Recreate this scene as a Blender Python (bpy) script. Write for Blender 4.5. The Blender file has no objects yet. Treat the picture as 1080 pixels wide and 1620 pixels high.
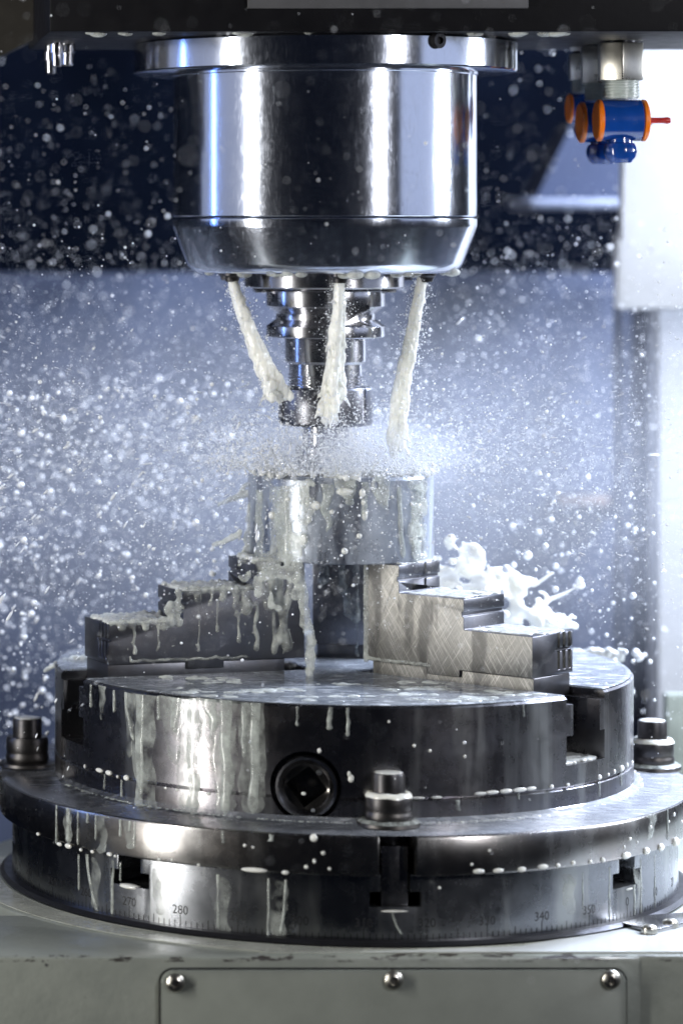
import bpy, bmesh, math, random
import numpy as np
from mathutils import Vector, Matrix, noise as mnoise
R_ = math.radians
sc = bpy.context.scene
COL = sc.collection

# ------------------------------------------------------------------ camera
CX, CD, CH, F = 0.272, 1.80, 0.3522, 5310.0      # camera left of the axis, distance, height, focal (px of a 1080 px wide frame)
PX, PY = -263.9, 346.0                            # principal point (shift lens)
cam = bpy.data.cameras.new('camera'); camo = bpy.data.objects.new('camera', cam); COL.objects.link(camo)
camo.location = (-CX, -CD, CH); camo.rotation_euler = (R_(90), 0, 0)
cam.sensor_fit = 'HORIZONTAL'; cam.sensor_width = 24.0; cam.lens = F*24.0/1080.0
cam.shift_x = (540-PX)/1080.0; cam.shift_y = -(810-PY)/1080.0
cam.clip_start = 0.05; cam.clip_end = 50
cam.dof.use_dof = True; cam.dof.focus_distance = 1.72; cam.dof.aperture_fstop = 6.0
sc.camera = camo

# ------------------------------------------------------------------ world, lamps, exposure
w = bpy.data.worlds.new('World'); sc.world = w; w.use_nodes = True
bg = w.node_tree.nodes['Background']; bg.inputs[0].default_value = (0.25, 0.34, 0.62, 1); bg.inputs[1].default_value = 0.018
def lamp(name, loc, target, sx, sy, power, col):
    l = bpy.data.lights.new(name, 'AREA'); l.shape = 'RECTANGLE'; l.size = sx; l.size_y = sy; l.energy = power; l.color = col
    o = bpy.data.objects.new(name, l); COL.objects.link(o); o.location = loc
    o.rotation_euler = (Vector(target)-Vector(loc)).to_track_quat('-Z', 'Y').to_euler(); return o
lamp('lamp_strip', (-0.83, -0.44, 0.24), (0, 0, 0.22), 0.042, 0.80, 8.0, (1.0, 0.98, 0.93))
lamp('lamp_panel', (0.95, -0.03, 0.62), (0, 0, 0.38), 0.16, 0.50, 20.0, (0.86, 0.91, 1.0))
lamp('lamp_blue', (-0.80, 0.08, 0.45), (0, 0, 0.36), 0.03, 0.5, 0.8, (0.22, 0.40, 1.0))
lamp('lamp_front', (0.60, -0.95, 0.55), (0, 0, 0.37), 0.032, 0.34, 5.0, (0.97, 0.97, 1.0))
lamp('soft_fill_left', (-1.05, -0.08, 0.50), (0, 0, 0.40), 1.0, 0.42, 0.75, (0.70, 0.77, 1.0))  # added dim fill, stands in for a bluish panel mirrored in the spindle
lamp('soft_fill_right', (1.0, -0.42, 0.50), (0, 0, 0.40), 0.75, 0.42, 0.95, (0.66, 0.75, 1.0))  # added fill for the bluish reflection on the spindle's right
lamp('lamp_rear', (0.66, 0.34, 0.80), (0.05, 0.25, 0.15), 0.4, 0.3, 56.0, (0.70, 0.79, 1.0))
sc.view_settings.view_transform = 'Standard'; sc.view_settings.look = 'None'
sc.view_settings.exposure = 0.0; sc.view_settings.gamma = 1.0; sc.view_settings.use_curve_mapping = False
sc.render.engine = 'CYCLES'
sc.cycles.use_denoising = True
sc.cycles.max_bounces = 6; sc.cycles.volume_bounces = 0; sc.cycles.transparent_max_bounces = 12
sc.cycles.caustics_reflective = False; sc.cycles.caustics_refractive = False
sc.cycles.sample_clamp_indirect = 4.0; sc.cycles.sample_clamp_direct = 0

# ------------------------------------------------------------------ measuring helpers
def W(px, py, Y):
    d = CD+Y
    return Vector(((px-PX)/F*d-CX, Y, CH-(py-PY)/F*d))
def wx(px, Y): return W(px, 0, Y).x
def wz(py, Y): return W(0, py, Y).z
def cyl_at(px, py, R, cx=0.0, cy=0.0):
    """azimuth (from -Y, + to the right) and height of the point of a cylinder seen at a pixel"""
    lo, hi = R_(-82), R_(86)
    f = lambda a: (CX+cx+R*math.sin(a))/(CD+cy-R*math.cos(a))*F+PX
    for _ in range(50):
        m = (lo+hi)/2
        if f(m) < px: lo = m
        else: hi = m
    a = (lo+hi)/2
    return a, CH-(py-PY)/F*(CD+cy-R*math.cos(a))

# ------------------------------------------------------------------ scene helpers
def tag(o, label=None, cat=None, group=None, kind=None):
    if label: o['label'] = label
    if cat: o['category'] = cat
    if group: o['group'] = group
    if kind: o['kind'] = kind
    return o
def empty(name, loc=(0, 0, 0), rz=0.0):
    o = bpy.data.objects.new(name, None); COL.objects.link(o); o.location = loc; o.rotation_euler = (0, 0, rz)
    o.empty_display_size = 0.01; return o
def link(name, me, m=None, parent=None):
    o = bpy.data.objects.new(name, me); COL.objects.link(o)
    if m is not None and not me.materials: me.materials.append(m)
    if parent is not None: o.parent = parent
    return o
def smooth(me, ang=32):
    me.polygons.foreach_set('use_smooth', [True]*len(me.polygons))
    try: me.set_sharp_from_angle(angle=R_(ang))
    except Exception: pass
    me.update()
def from_bm(name, bm, m, parent=None, sm=True, ang=32):
    bmesh.ops.recalc_face_normals(bm, faces=bm.faces)
    me = bpy.data.meshes.new(name); bm.to_mesh(me); bm.free()
    if sm: smooth(me, ang)
    return link(name, me, m, parent)
def pyd(name, v, f, m, parent=None, sm=True, ang=60):
    me = bpy.data.meshes.new(name); me.from_pydata([tuple(p) for p in v], [], f); me.update()
    if sm: smooth(me, ang)
    return link(name, me, m, parent)
def lathe_bm(prof, segs=128, cx=0.0, cy=0.0, bm=None, axis=None):
    """prof: list of (r, z) from one end to the other; r=0 ends close on the axis"""
    bm = bm or bmesh.new(); rings = []
    for r, z in prof:
        if r < 1e-7: rings.append([bm.verts.new((cx, cy, z))])
        else: rings.append([bm.verts.new((cx+r*math.cos(2*math.pi*k/segs), cy+r*math.sin(2*math.pi*k/segs), z)) for k in range(segs)])
    for a, b in zip(rings, rings[1:]):
        for k in range(segs):
            k2 = (k+1) % segs
            if len(a) == 1 and len(b) == 1: continue
            if len(a) == 1: bm.faces.new((a[0], b[k], b[k2]))
            elif len(b) == 1: bm.faces.new((a[k], a[k2], b[0]))
            else: bm.faces.new((a[k], a[k2], b[k2], b[k]))
    if axis is not None: bmesh.ops.transform(bm, matrix=axis, verts=[v for rg in rings for v in rg])
    return bm
def box_bm(x0, x1, y0, y1, z0, z1, bev=0.0, segs=2, bm=None, mat=None):
    b = bmesh.new(); bmesh.ops.create_cube(b, size=1)
    for v in b.verts:
        v.co = ((x0+x1)/2+v.co.x*(x1-x0), (y0+y1)/2+v.co.y*(y1-y0), (z0+z1)/2+v.co.z*(z1-z0))
    if bev > 0: bmesh.ops.bevel(b, geom=b.edges[:], offset=bev, segments=segs, affect='EDGES', profile=0.5)
    if mat is not None: bmesh.ops.transform(b, matrix=mat, verts=b.verts[:])
    if bm is None: return b
    me = bpy.data.meshes.new('t'); b.to_mesh(me); b.free(); bm.from_mesh(me); bpy.data.meshes.remove(me); return bm
def prism_bm(pts, h0, h1, mat=None, bev=0.0):
    """polygon pts (u, v) extruded from w=h0 to w=h1; then matrix"""
    bm = bmesh.new()
    a = [bm.verts.new((u, v, h0)) for u, v in pts]; b = [bm.verts.new((u, v, h1)) for u, v in pts]
    bm.faces.new(a[::-1]); bm.faces.new(b); n = len(pts)
    for k in range(n): bm.faces.new((a[k], a[(k+1) % n], b[(k+1) % n], b[k]))
    if bev: bmesh.ops.bevel(bm, geom=bm.edges[:], offset=bev, segments=2, affect='EDGES', profile=0.5)
    if mat is not None: bmesh.ops.transform(bm, matrix=mat, verts=bm.verts[:])
    return bm
def evalmesh(o):
    dg = bpy.context.evaluated_depsgraph_get(); dg.update()
    return bpy.data.meshes.new_from_object(o.evaluated_get(dg), preserve_all_data_layers=True, depsgraph=dg)
def cut(o, cutters, bevel=0.0, ang=32):
    """boolean difference, baked into the object's mesh; cutters are bmeshes"""
    for bm in cutters:
        bmesh.ops.recalc_face_normals(bm, faces=bm.faces)
        me = bpy.data.meshes.new('cutter'); bm.to_mesh(me); bm.free()
        co = bpy.data.objects.new('cutter', me); COL.objects.link(co)
        md = o.modifiers.new('b', 'BOOLEAN'); md.operation = 'DIFFERENCE'; md.solver = 'EXACT'; md.object = co
        nm = evalmesh(o); o.modifiers.clear(); old = o.data; nm.name = old.name; o.data = nm
        bpy.data.meshes.remove(old); bpy.data.objects.remove(co); bpy.data.meshes.remove(me)
    if bevel:
        md = o.modifiers.new('v', 'BEVEL'); md.width = bevel; md.segments = 2; md.limit_method = 'ANGLE'; md.angle_limit = R_(40)
        md.use_clamp_overlap = True
        nm = evalmesh(o); o.modifiers.clear(); old = o.data; nm.name = old.name; o.data = nm; bpy.data.meshes.remove(old)
    smooth(o.data, ang)
    return o

ICO = {}
def ico(sub):
    if sub not in ICO:
        b = bmesh.new(); bmesh.ops.create_icosphere(b, subdivisions=sub, radius=1.0)
        b.verts.ensure_lookup_table()
        ICO[sub] = (np.array([v.co[:] for v in b.verts]), np.array([[v.index for v in f.verts] for f in b.faces])); b.free()
    return ICO[sub]
class Acc:
    """collects spheres and sheets into one mesh"""
    def __init__(s): s.v = []; s.f = []; s.n = 0
    def mesh(s, V, Fc):
        s.v.append(np.asarray(V, float)); s.f += [[int(i)+s.n for i in q] for q in Fc]; s.n += len(V)
    def ball(s, c, r, sub=2, M=None):
        V, Fc = ico(sub); P = V*np.asarray(r)
        if M is not None: P = P @ np.array(M).T
        s.mesh(P+np.asarray(c), Fc)
    def chain(s, pts, r0, r1, step=0.45, jit=0.0, sub=2, rnd=random):
        pts = [Vector(p) for p in pts]; L = sum((b-a).length for a, b in zip(pts, pts[1:])); t = 0.0
        for a, b in zip(pts, pts[1:]):
            l = (b-a).length; n = max(1, int(l/(max(min(r0, r1), 1e-5)*step)))
            n = min(n, 60)
            for k in range(n+1):
                u = (t+l*k/n)/L; r = r0+(r1-r0)*u
                p = a.lerp(b, k/n)
                if jit: p = p+Vector((rnd.gauss(0, 1), rnd.gauss(0, 1), rnd.gauss(0, 1)))*jit*r; r *= rnd.uniform(1-jit*.6, 1+jit*.6)
                s.ball(p, r, sub)
            t += l
    def build(s, name, m, parent=None, ang=180):
        V = np.concatenate(s.v); me = bpy.data.meshes.new(name); me.from_pydata(V.tolist(), [], s.f); me.update()
        me.polygons.foreach_set('use_smooth', [True]*len(me.polygons)); return link(name, me, m, parent)
    def fuse(s, name, m, voxel, parent=None, it=4, disp=0.0, dscale=300.0):
        o = s.build(name, m, None)
        md = o.modifiers.new('r', 'REMESH'); md.mode = 'VOXEL'; md.voxel_size = voxel
        m2 = o.modifiers.new('s', 'SMOOTH'); m2.iterations = it; m2.factor = 0.5
        nm = evalmesh(o); o.modifiers.clear(); old = o.data; o.data = nm; nm.name = name; bpy.data.meshes.remove(old)
        if disp:
            nm.update(); N = [v.normal.copy() for v in nm.vertices]
            for v, n in zip(nm.vertices, N):
                v.co += n*disp*mnoise.fractal(v.co*dscale, 1.0, 2.0, 3)
        nm.polygons.foreach_set('use_smooth', [True]*len(nm.polygons)); nm.update()
        if not nm.materials: nm.materials.append(m)
        if parent: o.parent = parent
        return o

# ------------------------------------------------------------------ materials
class NT:
    def __init__(s, name):
        s.m = bpy.data.materials.new(name); s.m.use_nodes = True; s.t = s.m.node_tree; s.n = s.t.nodes; s.l = s.t.links
        s.b = s.n['Principled BSDF']; s.out = s.n['Material Output']
        s.tc = s.n.new('ShaderNodeTexCoord')
    def set(s, **k):
        for a, v in k.items():
            i = s.b.inputs[a.replace('_', ' ')]
            if hasattr(v, 'links') or isinstance(v, bpy.types.NodeSocket): s.l.new(v, i)
            else: i.default_value = v if not (isinstance(v, tuple) and len(v) == 3) else (*v, 1)
    def mapping(s, scale=(1, 1, 1), rot=(0, 0, 0), src=None):
        n = s.n.new('ShaderNodeMapping'); n.inputs['Scale'].default_value = scale; n.inputs['Rotation'].default_value = rot
        s.l.new(src or s.tc.outputs['Object'], n.inputs[0]); return n.outputs[0]
    def noise(s, scale=5, detail=3, rough=0.5, vec=None, dist=0.0):
        n = s.n.new('ShaderNodeTexNoise'); n.inputs['Scale'].default_value = scale; n.inputs['Detail'].default_value = detail
        n.inputs['Roughness'].default_value = rough; n.inputs['Distortion'].default_value = dist
        s.l.new(vec if vec is not None else s.tc.outputs['Object'], n.inputs['Vector']); return n.outputs['Fac']
    def ramp(s, fac, stops):
        n = s.n.new('ShaderNodeValToRGB'); e = n.color_ramp.elements
        while len(e) < len(stops): e.new(0.5)
        for k, (p, c) in enumerate(stops):
            e[k].position = p; e[k].color = (c, c, c, 1) if not isinstance(c, tuple) else (*c, 1)
        s.l.new(fac, n.inputs[0]); return n.outputs[0]
    def mix(s, fac, a, b):
        n = s.n.new('ShaderNodeMix'); n.data_type = 'RGBA'
        for sock, v in ((n.inputs[0], fac), (n.inputs[6], a), (n.inputs[7], b)):
            if isinstance(v, bpy.types.NodeSocket): s.l.new(v, sock)
            else: sock.default_value = v if not isinstance(v, tuple) else (*v, 1)
        return n.outputs[2]
    def math(s, op, a, b=0.0):
        n = s.n.new('ShaderNodeMath'); n.operation = op
        for sock, v in ((n.inputs[0], a), (n.inputs[1], b)):
            if isinstance(v, bpy.types.NodeSocket): s.l.new(v, sock)
            else: sock.default_value = v
        return n.outputs[0]
    def bump(s, h, strength=0.2, dist=0.001):
        n = s.n.new('ShaderNodeBump'); n.inputs['Strength'].default_value = strength; n.inputs['Distance'].default_value = dist
        s.l.new(h, n.inputs['Height']); s.l.new(n.outputs[0], s.b.inputs['Normal'])
    def polar(s, ka, kz):
        """vector (angle*ka, 0, z*kz) about the object's own z axis"""
        sp = s.n.new('ShaderNodeSeparateXYZ'); s.l.new(s.tc.outputs['Object'], sp.inputs[0])
        a = s.math('ARCTAN2', sp.outputs[1], sp.outputs[0])
        cb = s.n.new('ShaderNodeCombineXYZ'); s.l.new(s.math('MULTIPLY', a, ka), cb.inputs[0]); s.l.new(s.math('MULTIPLY', sp.outputs[2], kz), cb.inputs[2])
        return cb.outputs[0]
    def tangent(s):
        n = s.n.new('ShaderNodeTangent'); n.direction_type = 'RADIAL'; n.axis = 'Z'; s.l.new(n.outputs[0], s.b.inputs['Tangent'])

def steel(name, col, rough, aniso=0.0, mott=0.25, streak=0.0, warm=(0.30, 0.27, 0.23), lines=0.15, film=0.0, rvar=0.12, scratch=False):
    t = NT(name)
    big = t.noise(28, 5, 0.62); fine = t.noise(420, 3, 0.6)
    c = t.mix(t.ramp(big, [(0.35, 0.0), (0.72, mott)]), col, warm)
    c = t.mix(t.ramp(fine, [(0.45, 0.0), (0.75, 0.06 if scratch else 0.35)]), c, tuple(x*0.72 for x in col))
    r = t.math('ADD', t.math('MULTIPLY', t.math('SUBTRACT', t.noise(60, 5, 0.65), 0.5), rvar*2), rough)
    if scratch:
        t.set(Coat_Weight=0.5, Coat_Roughness=0.08)
        q = t.noise(1.0, 6, 0.75, vec=t.mapping((320, 320, 130), (R_(20), R_(35), 0)), dist=1.0)
        h = t.noise(1.0, 2, 0.5, vec=t.mapping((900, 900, 60), (R_(50), R_(30), 0)))
        r = t.math('ADD', r, t.math('MULTIPLY', t.ramp(q, [(0.46, 0.0), (0.74, 0.14)]), t.ramp(h, [(0.35, 0.3), (0.7, 1.0)])))
    if streak > 0:
        st = t.noise(1.0, 4, 0.6, vec=t.polar(9.0, 5.0), dist=0.3)
        k = t.ramp(st, [(0.50, 0.0), (0.66, streak)])
        c = t.mix(k, c, (0.42, 0.43, 0.42)); r = t.math('ADD', r, t.math('MULTIPLY', k, 0.10))
    t.set(Base_Color=c, Metallic=1.0, Roughness=r)
    if film > 0:
        fm = t.noise(1.0, 4, 0.6, vec=t.polar(3.2, 16.0), dist=1.2)
        k = t.ramp(fm, [(0.42, 0.05), (0.56, film)])
        t.set(Metallic=t.math('SUBTRACT', 1.0, k)); t.set(Base_Color=t.mix(k, c, (0.46, 0.52, 0.60)))
    if aniso: t.set(Anisotropic=aniso, Anisotropic_Rotation=0.25); t.tangent()
    if lines:
        ln = t.noise(1.0, 2, 0.5, vec=t.mapping((30, 30, 5200)))
        t.bump(t.math('ADD', ln, t.math('MULTIPLY', fine, 0.6)), lines, 0.00012)
    return t.m
def plain(name, col, rough=0.5, metal=0.0, var=0.25, nscale=60, bump=0.15, bscale=500, coat=0.0, spec=0.5):
    t = NT(name); n = t.noise(nscale, 4, 0.6)
    t.set(Base_Color=t.mix(t.ramp(n, [(0.3, 0.0), (0.75, 1.0)]), tuple(x*(1-var) for x in col), tuple(min(1, x*(1+var*.4)) for x in col)))
    t.set(Roughness=t.math('ADD', t.math('MULTIPLY', t.math('SUBTRACT', t.noise(nscale*1.7, 4), 0.5), 0.25), rough), Metallic=metal, Coat_Weight=coat)
    t.set(Specular_IOR_Level=spec)
    if bump: t.bump(t.noise(bscale, 3, 0.6), bump, 0.0004)
    return t.m
M = {}
M['spindle'] = steel('turned_steel', (0.60, 0.64, 0.74), 0.155, 0.5, 0.06, 0.0, warm=(0.5, 0.5, 0.55), lines=0.04, rvar=0.03, scratch=True)
M['holder'] = steel('ground_tool_steel', (0.50, 0.50, 0.53), 0.20, 0.4, 0.1, 0.0, lines=0.015, rvar=0.05)
M['socket'] = steel('socket_steel', (0.10, 0.095, 0.09), 0.24, 0.0, 0.3, 0.0, lines=0.0)
M['chuck'] = steel('chuck_steel', (0.21, 0.21, 0.235), 0.27, 0.35, 0.55, 0.5, warm=(0.20, 0.17, 0.15), lines=0.12)
M['ring'] = steel('plate_steel', (0.25, 0.245, 0.245), 0.25, 0.35, 0.5, 0.35, warm=(0.25, 0.21, 0.18), lines=0.12)
M['base'] = steel('table_steel', (0.24, 0.25, 0.27), 0.27, 0.35, 0.5, 0.6, warm=(0.2, 0.2, 0.21), lines=0.10)
M['work'] = steel('workpiece_steel', (0.30, 0.33, 0.40), 0.30, 0.3, 0.3, 0.0, lines=0.08, film=0.5)
M['black_steel'] = steel('black_oxide_steel', (0.045, 0.045, 0.05), 0.42, 0.0, 0.3, 0.0, lines=0.0)
M['jaw_dark'] = steel('jaw_side_steel', (0.16, 0.17, 0.20), 0.34, 0.0, 0.6, 0.0, warm=(0.16, 0.14, 0.13), lines=0.0)
def jaw_mat():
    t = NT('ground_jaw_face')
    def hatch(deg, sc_):
        r1 = t.mapping((1, 1, 1), (0, R_(deg), 0))
        return t.noise(1.0, 2, 0.6, vec=t.mapping((2100*sc_, 40, 60), (0, 0, 0), src=r1))
    a = hatch(33, 1.0); b = hatch(-35, 1.2)
    n = t.noise(38, 5, 0.62); dk = t.noise(1.0, 3, 0.5, vec=t.mapping((95, 95, 22)))
    c = t.mix(t.ramp(n, [(0.3, 0.0), (0.7, 1.0)]), (0.17, 0.165, 0.15), (0.28, 0.275, 0.26))
    sc1 = t.math('MAXIMUM', t.ramp(a, [(0.55, 0.0), (0.66, 1.0)]), t.ramp(b, [(0.57, 0.0), (0.68, 1.0)]))
    c = t.mix(t.math('MULTIPLY', sc1, 0.75), c, (0.50, 0.485, 0.45))
    c = t.mix(t.ramp(dk, [(0.50, 0.0), (0.58, 0.75)]), c, (0.085, 0.083, 0.08))
    t.set(Base_Color=c, Metallic=0.85, Roughness=t.math('ADD', 0.42, t.math('MULTIPLY', n, 0.14)))
    t.bump(t.math('ADD', a, b), 0.35, 0.0003); return t.m
M['jaw'] = jaw_mat()
M['black'] = plain('black_paint', (0.0025, 0.0025, 0.004), 0.5, var=0.3, spec=0.2)
M['dark'] = plain('dark_metal', (0.03, 0.03, 0.035), 0.35, 0.6)
M['grey_plate'] = plain('grey_label_plate', (0.075, 0.075, 0.08), 0.5)
M['zinc'] = steel('zinc_fitting', (0.58, 0.56, 0.50), 0.30, 0.0, 0.4, 0.0, warm=(0.35, 0.32, 0.27), lines=0.0)
M['thread_white'] = plain('milky_thread_plastic', (0.62, 0.68, 0.64), 0.3)
M['blue'] = plain('blue_plastic', (0.006, 0.06, 0.32), 0.16, var=0.25, bump=0.02, coat=0.5)
M['orange'] = plain('orange_plastic', (1.0, 0.22, 0.006), 0.32, var=0.15, bump=0.02)
M['red'] = plain('red_plastic', (0.55, 0.015, 0.012), 0.32, var=0.15, bump=0.02)
M['white_sheet'] = plain('white_sheet_metal', (0.54, 0.555, 0.58), 0.4, var=0.06, bump=0)
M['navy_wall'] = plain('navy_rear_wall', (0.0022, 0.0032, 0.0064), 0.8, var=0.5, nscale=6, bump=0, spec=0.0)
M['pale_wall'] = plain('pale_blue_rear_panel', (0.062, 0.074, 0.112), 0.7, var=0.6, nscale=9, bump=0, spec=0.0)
M['grey_wall'] = plain('grey_blue_bracket', (0.045, 0.054, 0.085), 0.7, var=0.2, nscale=9, bump=0, spec=0.0)
M['dark_wall'] = plain('dark_column_gap', (0.003, 0.0035, 0.006), 0.8, var=0.2, nscale=9, bump=0, spec=0.0)
M['brown'] = plain('brown_plate', (0.30, 0.20, 0.14), 0.5, bump=0)
M['ink'] = plain('engraved_ink', (0.012, 0.012, 0.014), 0.5, bump=0)
def casting():
    t = NT('cream_grey_paint')
    n = t.noise(30, 5, 0.6); f = t.noise(240, 4, 0.6); sp = t.noise(95, 3, 0.5)
    c = t.mix(t.ramp(n, [(0.3, 0.0), (0.75, 1.0)]), (0.20, 0.215, 0.19), (0.27, 0.285, 0.25))
    c = t.mix(t.ramp(sp, [(0.735, 0.0), (0.75, 1.0)]), c, (0.05, 0.05, 0.05))
    gm = t.n.new('ShaderNodeNewGeometry'); sp_ = t.n.new('ShaderNodeSeparateXYZ'); t.l.new(t.tc.outputs['Object'], sp_.inputs[0])
    ed = t.math('MULTIPLY', t.math('GREATER_THAN', sp_.outputs[2], -0.0030), t.math('LESS_THAN', sp_.outputs[1], -0.1925))
    chip = t.math('MULTIPLY', ed, t.ramp(t.noise(1.0, 4, 0.7, vec=t.mapping((70, 1, 420))), [(0.54, 0.0), (0.57, 1.0)]))
    c = t.mix(chip, c, (0.035, 0.03, 0.027))
    t.set(Base_Color=c, Roughness=t.math('ADD', 0.25, t.math('MULTIPLY', f, 0.3)), Coat_Weight=0.2)
    t.bump(t.math('ADD', f, t.math('MULTIPLY', n, 2.0)), 0.3, 0.0006); return t.m
M['cast'] = casting()
M['cover'] = plain('cover_plate_paint', (0.21, 0.225, 0.20), 0.45, var=0.12, nscale=45, bump=0.12, bscale=900)
def coolant(name, col, rough, alpha, bump=0.0, bs=300, asc=0.0, sss=0.0):
    t = NT(name); n = t.noise(70, 4, 0.6)
    t.set(Base_Color=t.mix(t.ramp(n, [(0.3, 0.0), (0.7, 1.0)]), tuple(c*0.9 for c in col), col), Roughness=rough)
    if asc: t.set(Alpha=t.ramp(t.noise(asc, 4, 0.6), [(0.35, max(0.0, alpha-0.35)), (0.7, min(1, alpha+0.25))]))
    else: t.set(Alpha=alpha)
    if sss: t.set(Subsurface_Weight=sss, Subsurface_Scale=0.006); t.b.inputs['Subsurface Radius'].default_value = (1.0, 0.95, 0.85)
    if bump: t.bump(t.noise(bs, 3, 0.6), bump, 0.0006)
    return t.m
M['milk'] = coolant('milky_coolant', (0.92, 0.91, 0.81), 0.14, 1.0, sss=0.6)
M['milk_drop'] = coolant('coolant_droplets', (0.90, 0.92, 0.95), 0.2, 1.0)
M['milk_thin'] = coolant('thin_coolant', (0.82, 0.85, 0.80), 0.08, 0.58, asc=120)
M['milk_film'] = coolant('coolant_film', (0.40, 0.43, 0.46), 0.08, 0.50, bump=0.45, bs=130, asc=60)
def jetmat():
    t = NT('streaming_coolant'); st = t.noise(1.0, 4, 0.65, vec=t.mapping((420, 420, 70)))
    t.set(Base_Color=(0.92, 0.92, 0.85), Roughness=0.12, Subsurface_Weight=0.5, Subsurface_Scale=0.005, Alpha=t.ramp(st, [(0.34, 0.70), (0.50, 1.0)])); t.b.inputs['Subsurface Radius'].default_value = (1.0, 0.95, 0.85)
    t.bump(st, 0.3, 0.0006); return t.m
M['jet'] = jetmat()
M['streak'] = coolant('coolant_streak', (0.60, 0.64, 0.60), 0.12, 0.55, asc=140)
M['veil'] = coolant('coolant_veil', (0.50, 0.53, 0.50), 0.10, 0.34, asc=110)
def pooled(name, x0, x1, a0, a1, col0, col1, rip=0.4):  # coolant film; brighter reflections to the right are put into its alpha
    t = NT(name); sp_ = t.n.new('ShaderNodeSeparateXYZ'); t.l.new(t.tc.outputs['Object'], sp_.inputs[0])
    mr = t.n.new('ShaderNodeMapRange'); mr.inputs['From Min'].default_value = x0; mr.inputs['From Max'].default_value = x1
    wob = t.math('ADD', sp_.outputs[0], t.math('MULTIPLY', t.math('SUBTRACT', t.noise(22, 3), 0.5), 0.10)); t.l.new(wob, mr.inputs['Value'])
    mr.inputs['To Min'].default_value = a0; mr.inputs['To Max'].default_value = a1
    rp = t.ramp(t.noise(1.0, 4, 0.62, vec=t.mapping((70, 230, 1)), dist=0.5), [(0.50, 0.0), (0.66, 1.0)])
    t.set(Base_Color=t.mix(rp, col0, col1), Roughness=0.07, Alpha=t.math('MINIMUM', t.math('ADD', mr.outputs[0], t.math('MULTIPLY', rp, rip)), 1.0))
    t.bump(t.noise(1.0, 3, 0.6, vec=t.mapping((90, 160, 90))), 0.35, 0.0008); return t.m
M['plate_film_lit_right'] = pooled('plate_coolant_lit_right', -0.13, 0.12, 0.10, 0.62, (0.42, 0.45, 0.50), (0.62, 0.64, 0.68), 0.15)  # plate's dark left and bright right reflections painted as film opacity
M['face_film_lit_right'] = pooled('face_coolant_lit_right', -0.14, 0.12, 0.28, 0.62, (0.34, 0.37, 0.41), (0.74, 0.77, 0.80), 0.42)  # same rightward brightening painted into the film on the chuck face
M['bed_wet'] = coolant('wet_cream_coat', (0.70, 0.71, 0.62), 0.12, 0.62, asc=40)
M['sheet'] = coolant('clinging_coolant', (0.78, 0.81, 0.75), 0.07, 0.42, asc=110)
M['milk_pool'] = coolant('coolant_pool', (0.66, 0.68, 0.66), 0.10, 0.88, bump=0.2, bs=220)

# ================================================================== setting
def slab(name, pts_px, Y, thick, m, kind='structure', parent=None, bev=0.0):
    P = [W(x, y, Y) for x, y in pts_px]
    mt = Matrix(((1, 0, 0, 0), (0, 0, 1, 0), (0, 1, 0, 0), (0, 0, 0, 1)))
    o = from_bm(name, prism_bm([(p.x, p.z) for p in P], Y, Y+thick, mt, bev), m, parent)
    if kind: o['kind'] = kind
    return o
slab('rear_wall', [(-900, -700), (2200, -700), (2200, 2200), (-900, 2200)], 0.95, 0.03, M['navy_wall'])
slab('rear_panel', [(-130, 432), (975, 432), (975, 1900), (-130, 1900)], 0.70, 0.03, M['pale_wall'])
o = slab('side_panel_upper', [(995, -300), (1700, -300), (1700, 490), (975, 490), (975, 380), (995, 332)], 0.36, 0.012, M['white_sheet'], bev=0.004)
o = slab('side_panel_lower', [(1041, 470), (1700, 470), (1700, 1900), (1041, 1900)], 0.44, 0.03, M['white_sheet'], bev=0.002)
o = slab('panel_edge', [(981, 440), (999, 440), (999, 1900), (981, 1900)], 0.55, 0.02, M['grey_wall'])
o = slab('column_gap', [(990, 430), (1060, 430), (1060, 1900), (990, 1900)], 0.62, 0.02, M['dark_wall'])
slab('guard_panel', [(1053, 1098), (1260, 1098), (1260, 1420), (1053, 1420)], 0.27, 0.01, plain('pale_green_guard', (0.30, 0.33, 0.29), 0.5), bev=0.002)
fl = from_bm('machine_table', box_bm(-1.6, 1.6, -0.15, 0.94, -0.20, -0.14), M['navy_wall']); fl['kind'] = 'structure'
br = empty('bracket', W(920, 330, 0.60)); tag(br, 'blurred grey wedge shaped bracket beside the white side panel', 'bracket')
def at_root(o, root):
    o.parent = root; o.matrix_parent_inverse = Matrix.Translation(-root.location); return o
at_root(slab('wedge', [(905, 195), (1000, 195), (1000, 312), (848, 312)], 0.60, 0.05, M['grey_wall'], kind=None), br)
at_root(slab('ledge', [(838, 313), (1000, 313), (1000, 331), (838, 331)], 0.575, 0.08, plain('ledge_paint', (0.16, 0.18, 0.24), 0.6, bump=0), kind=None, bev=0.003), br)
pl = slab('wall_plate', [(865, 782), (972, 782), (972, 818), (865, 818)], 0.685, 0.012, M['dark_wall'], kind=None)
tag(pl, 'blurred dark small plate low on the rear panel near its edge', 'plate')
st_ = slab('plate_stripe', [(885, 785), (962, 785), (962, 797), (885, 797)], 0.680, 0.004, M['brown'], kind=None, parent=pl)

# ================================================================== machine bed (painted casting)
bed = empty('machine_base'); tag(bed, 'cream grey painted machine casting carrying the rotary table', 'machine base')
FY = -0.196
pts = []
for k in range(25):
    a = R_(250-k*(250-120)/24); pts.append((0.203*math.cos(a), 0.203*math.sin(a)))
pts = [(-0.069, FY)]+[p for p in pts if p[1] > FY+0.001]
pts += [(0.05, 0.26), (0.45, 0.26), (0.45, FY)]
bmb = prism_bm(pts, -0.13, 0.0)
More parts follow.
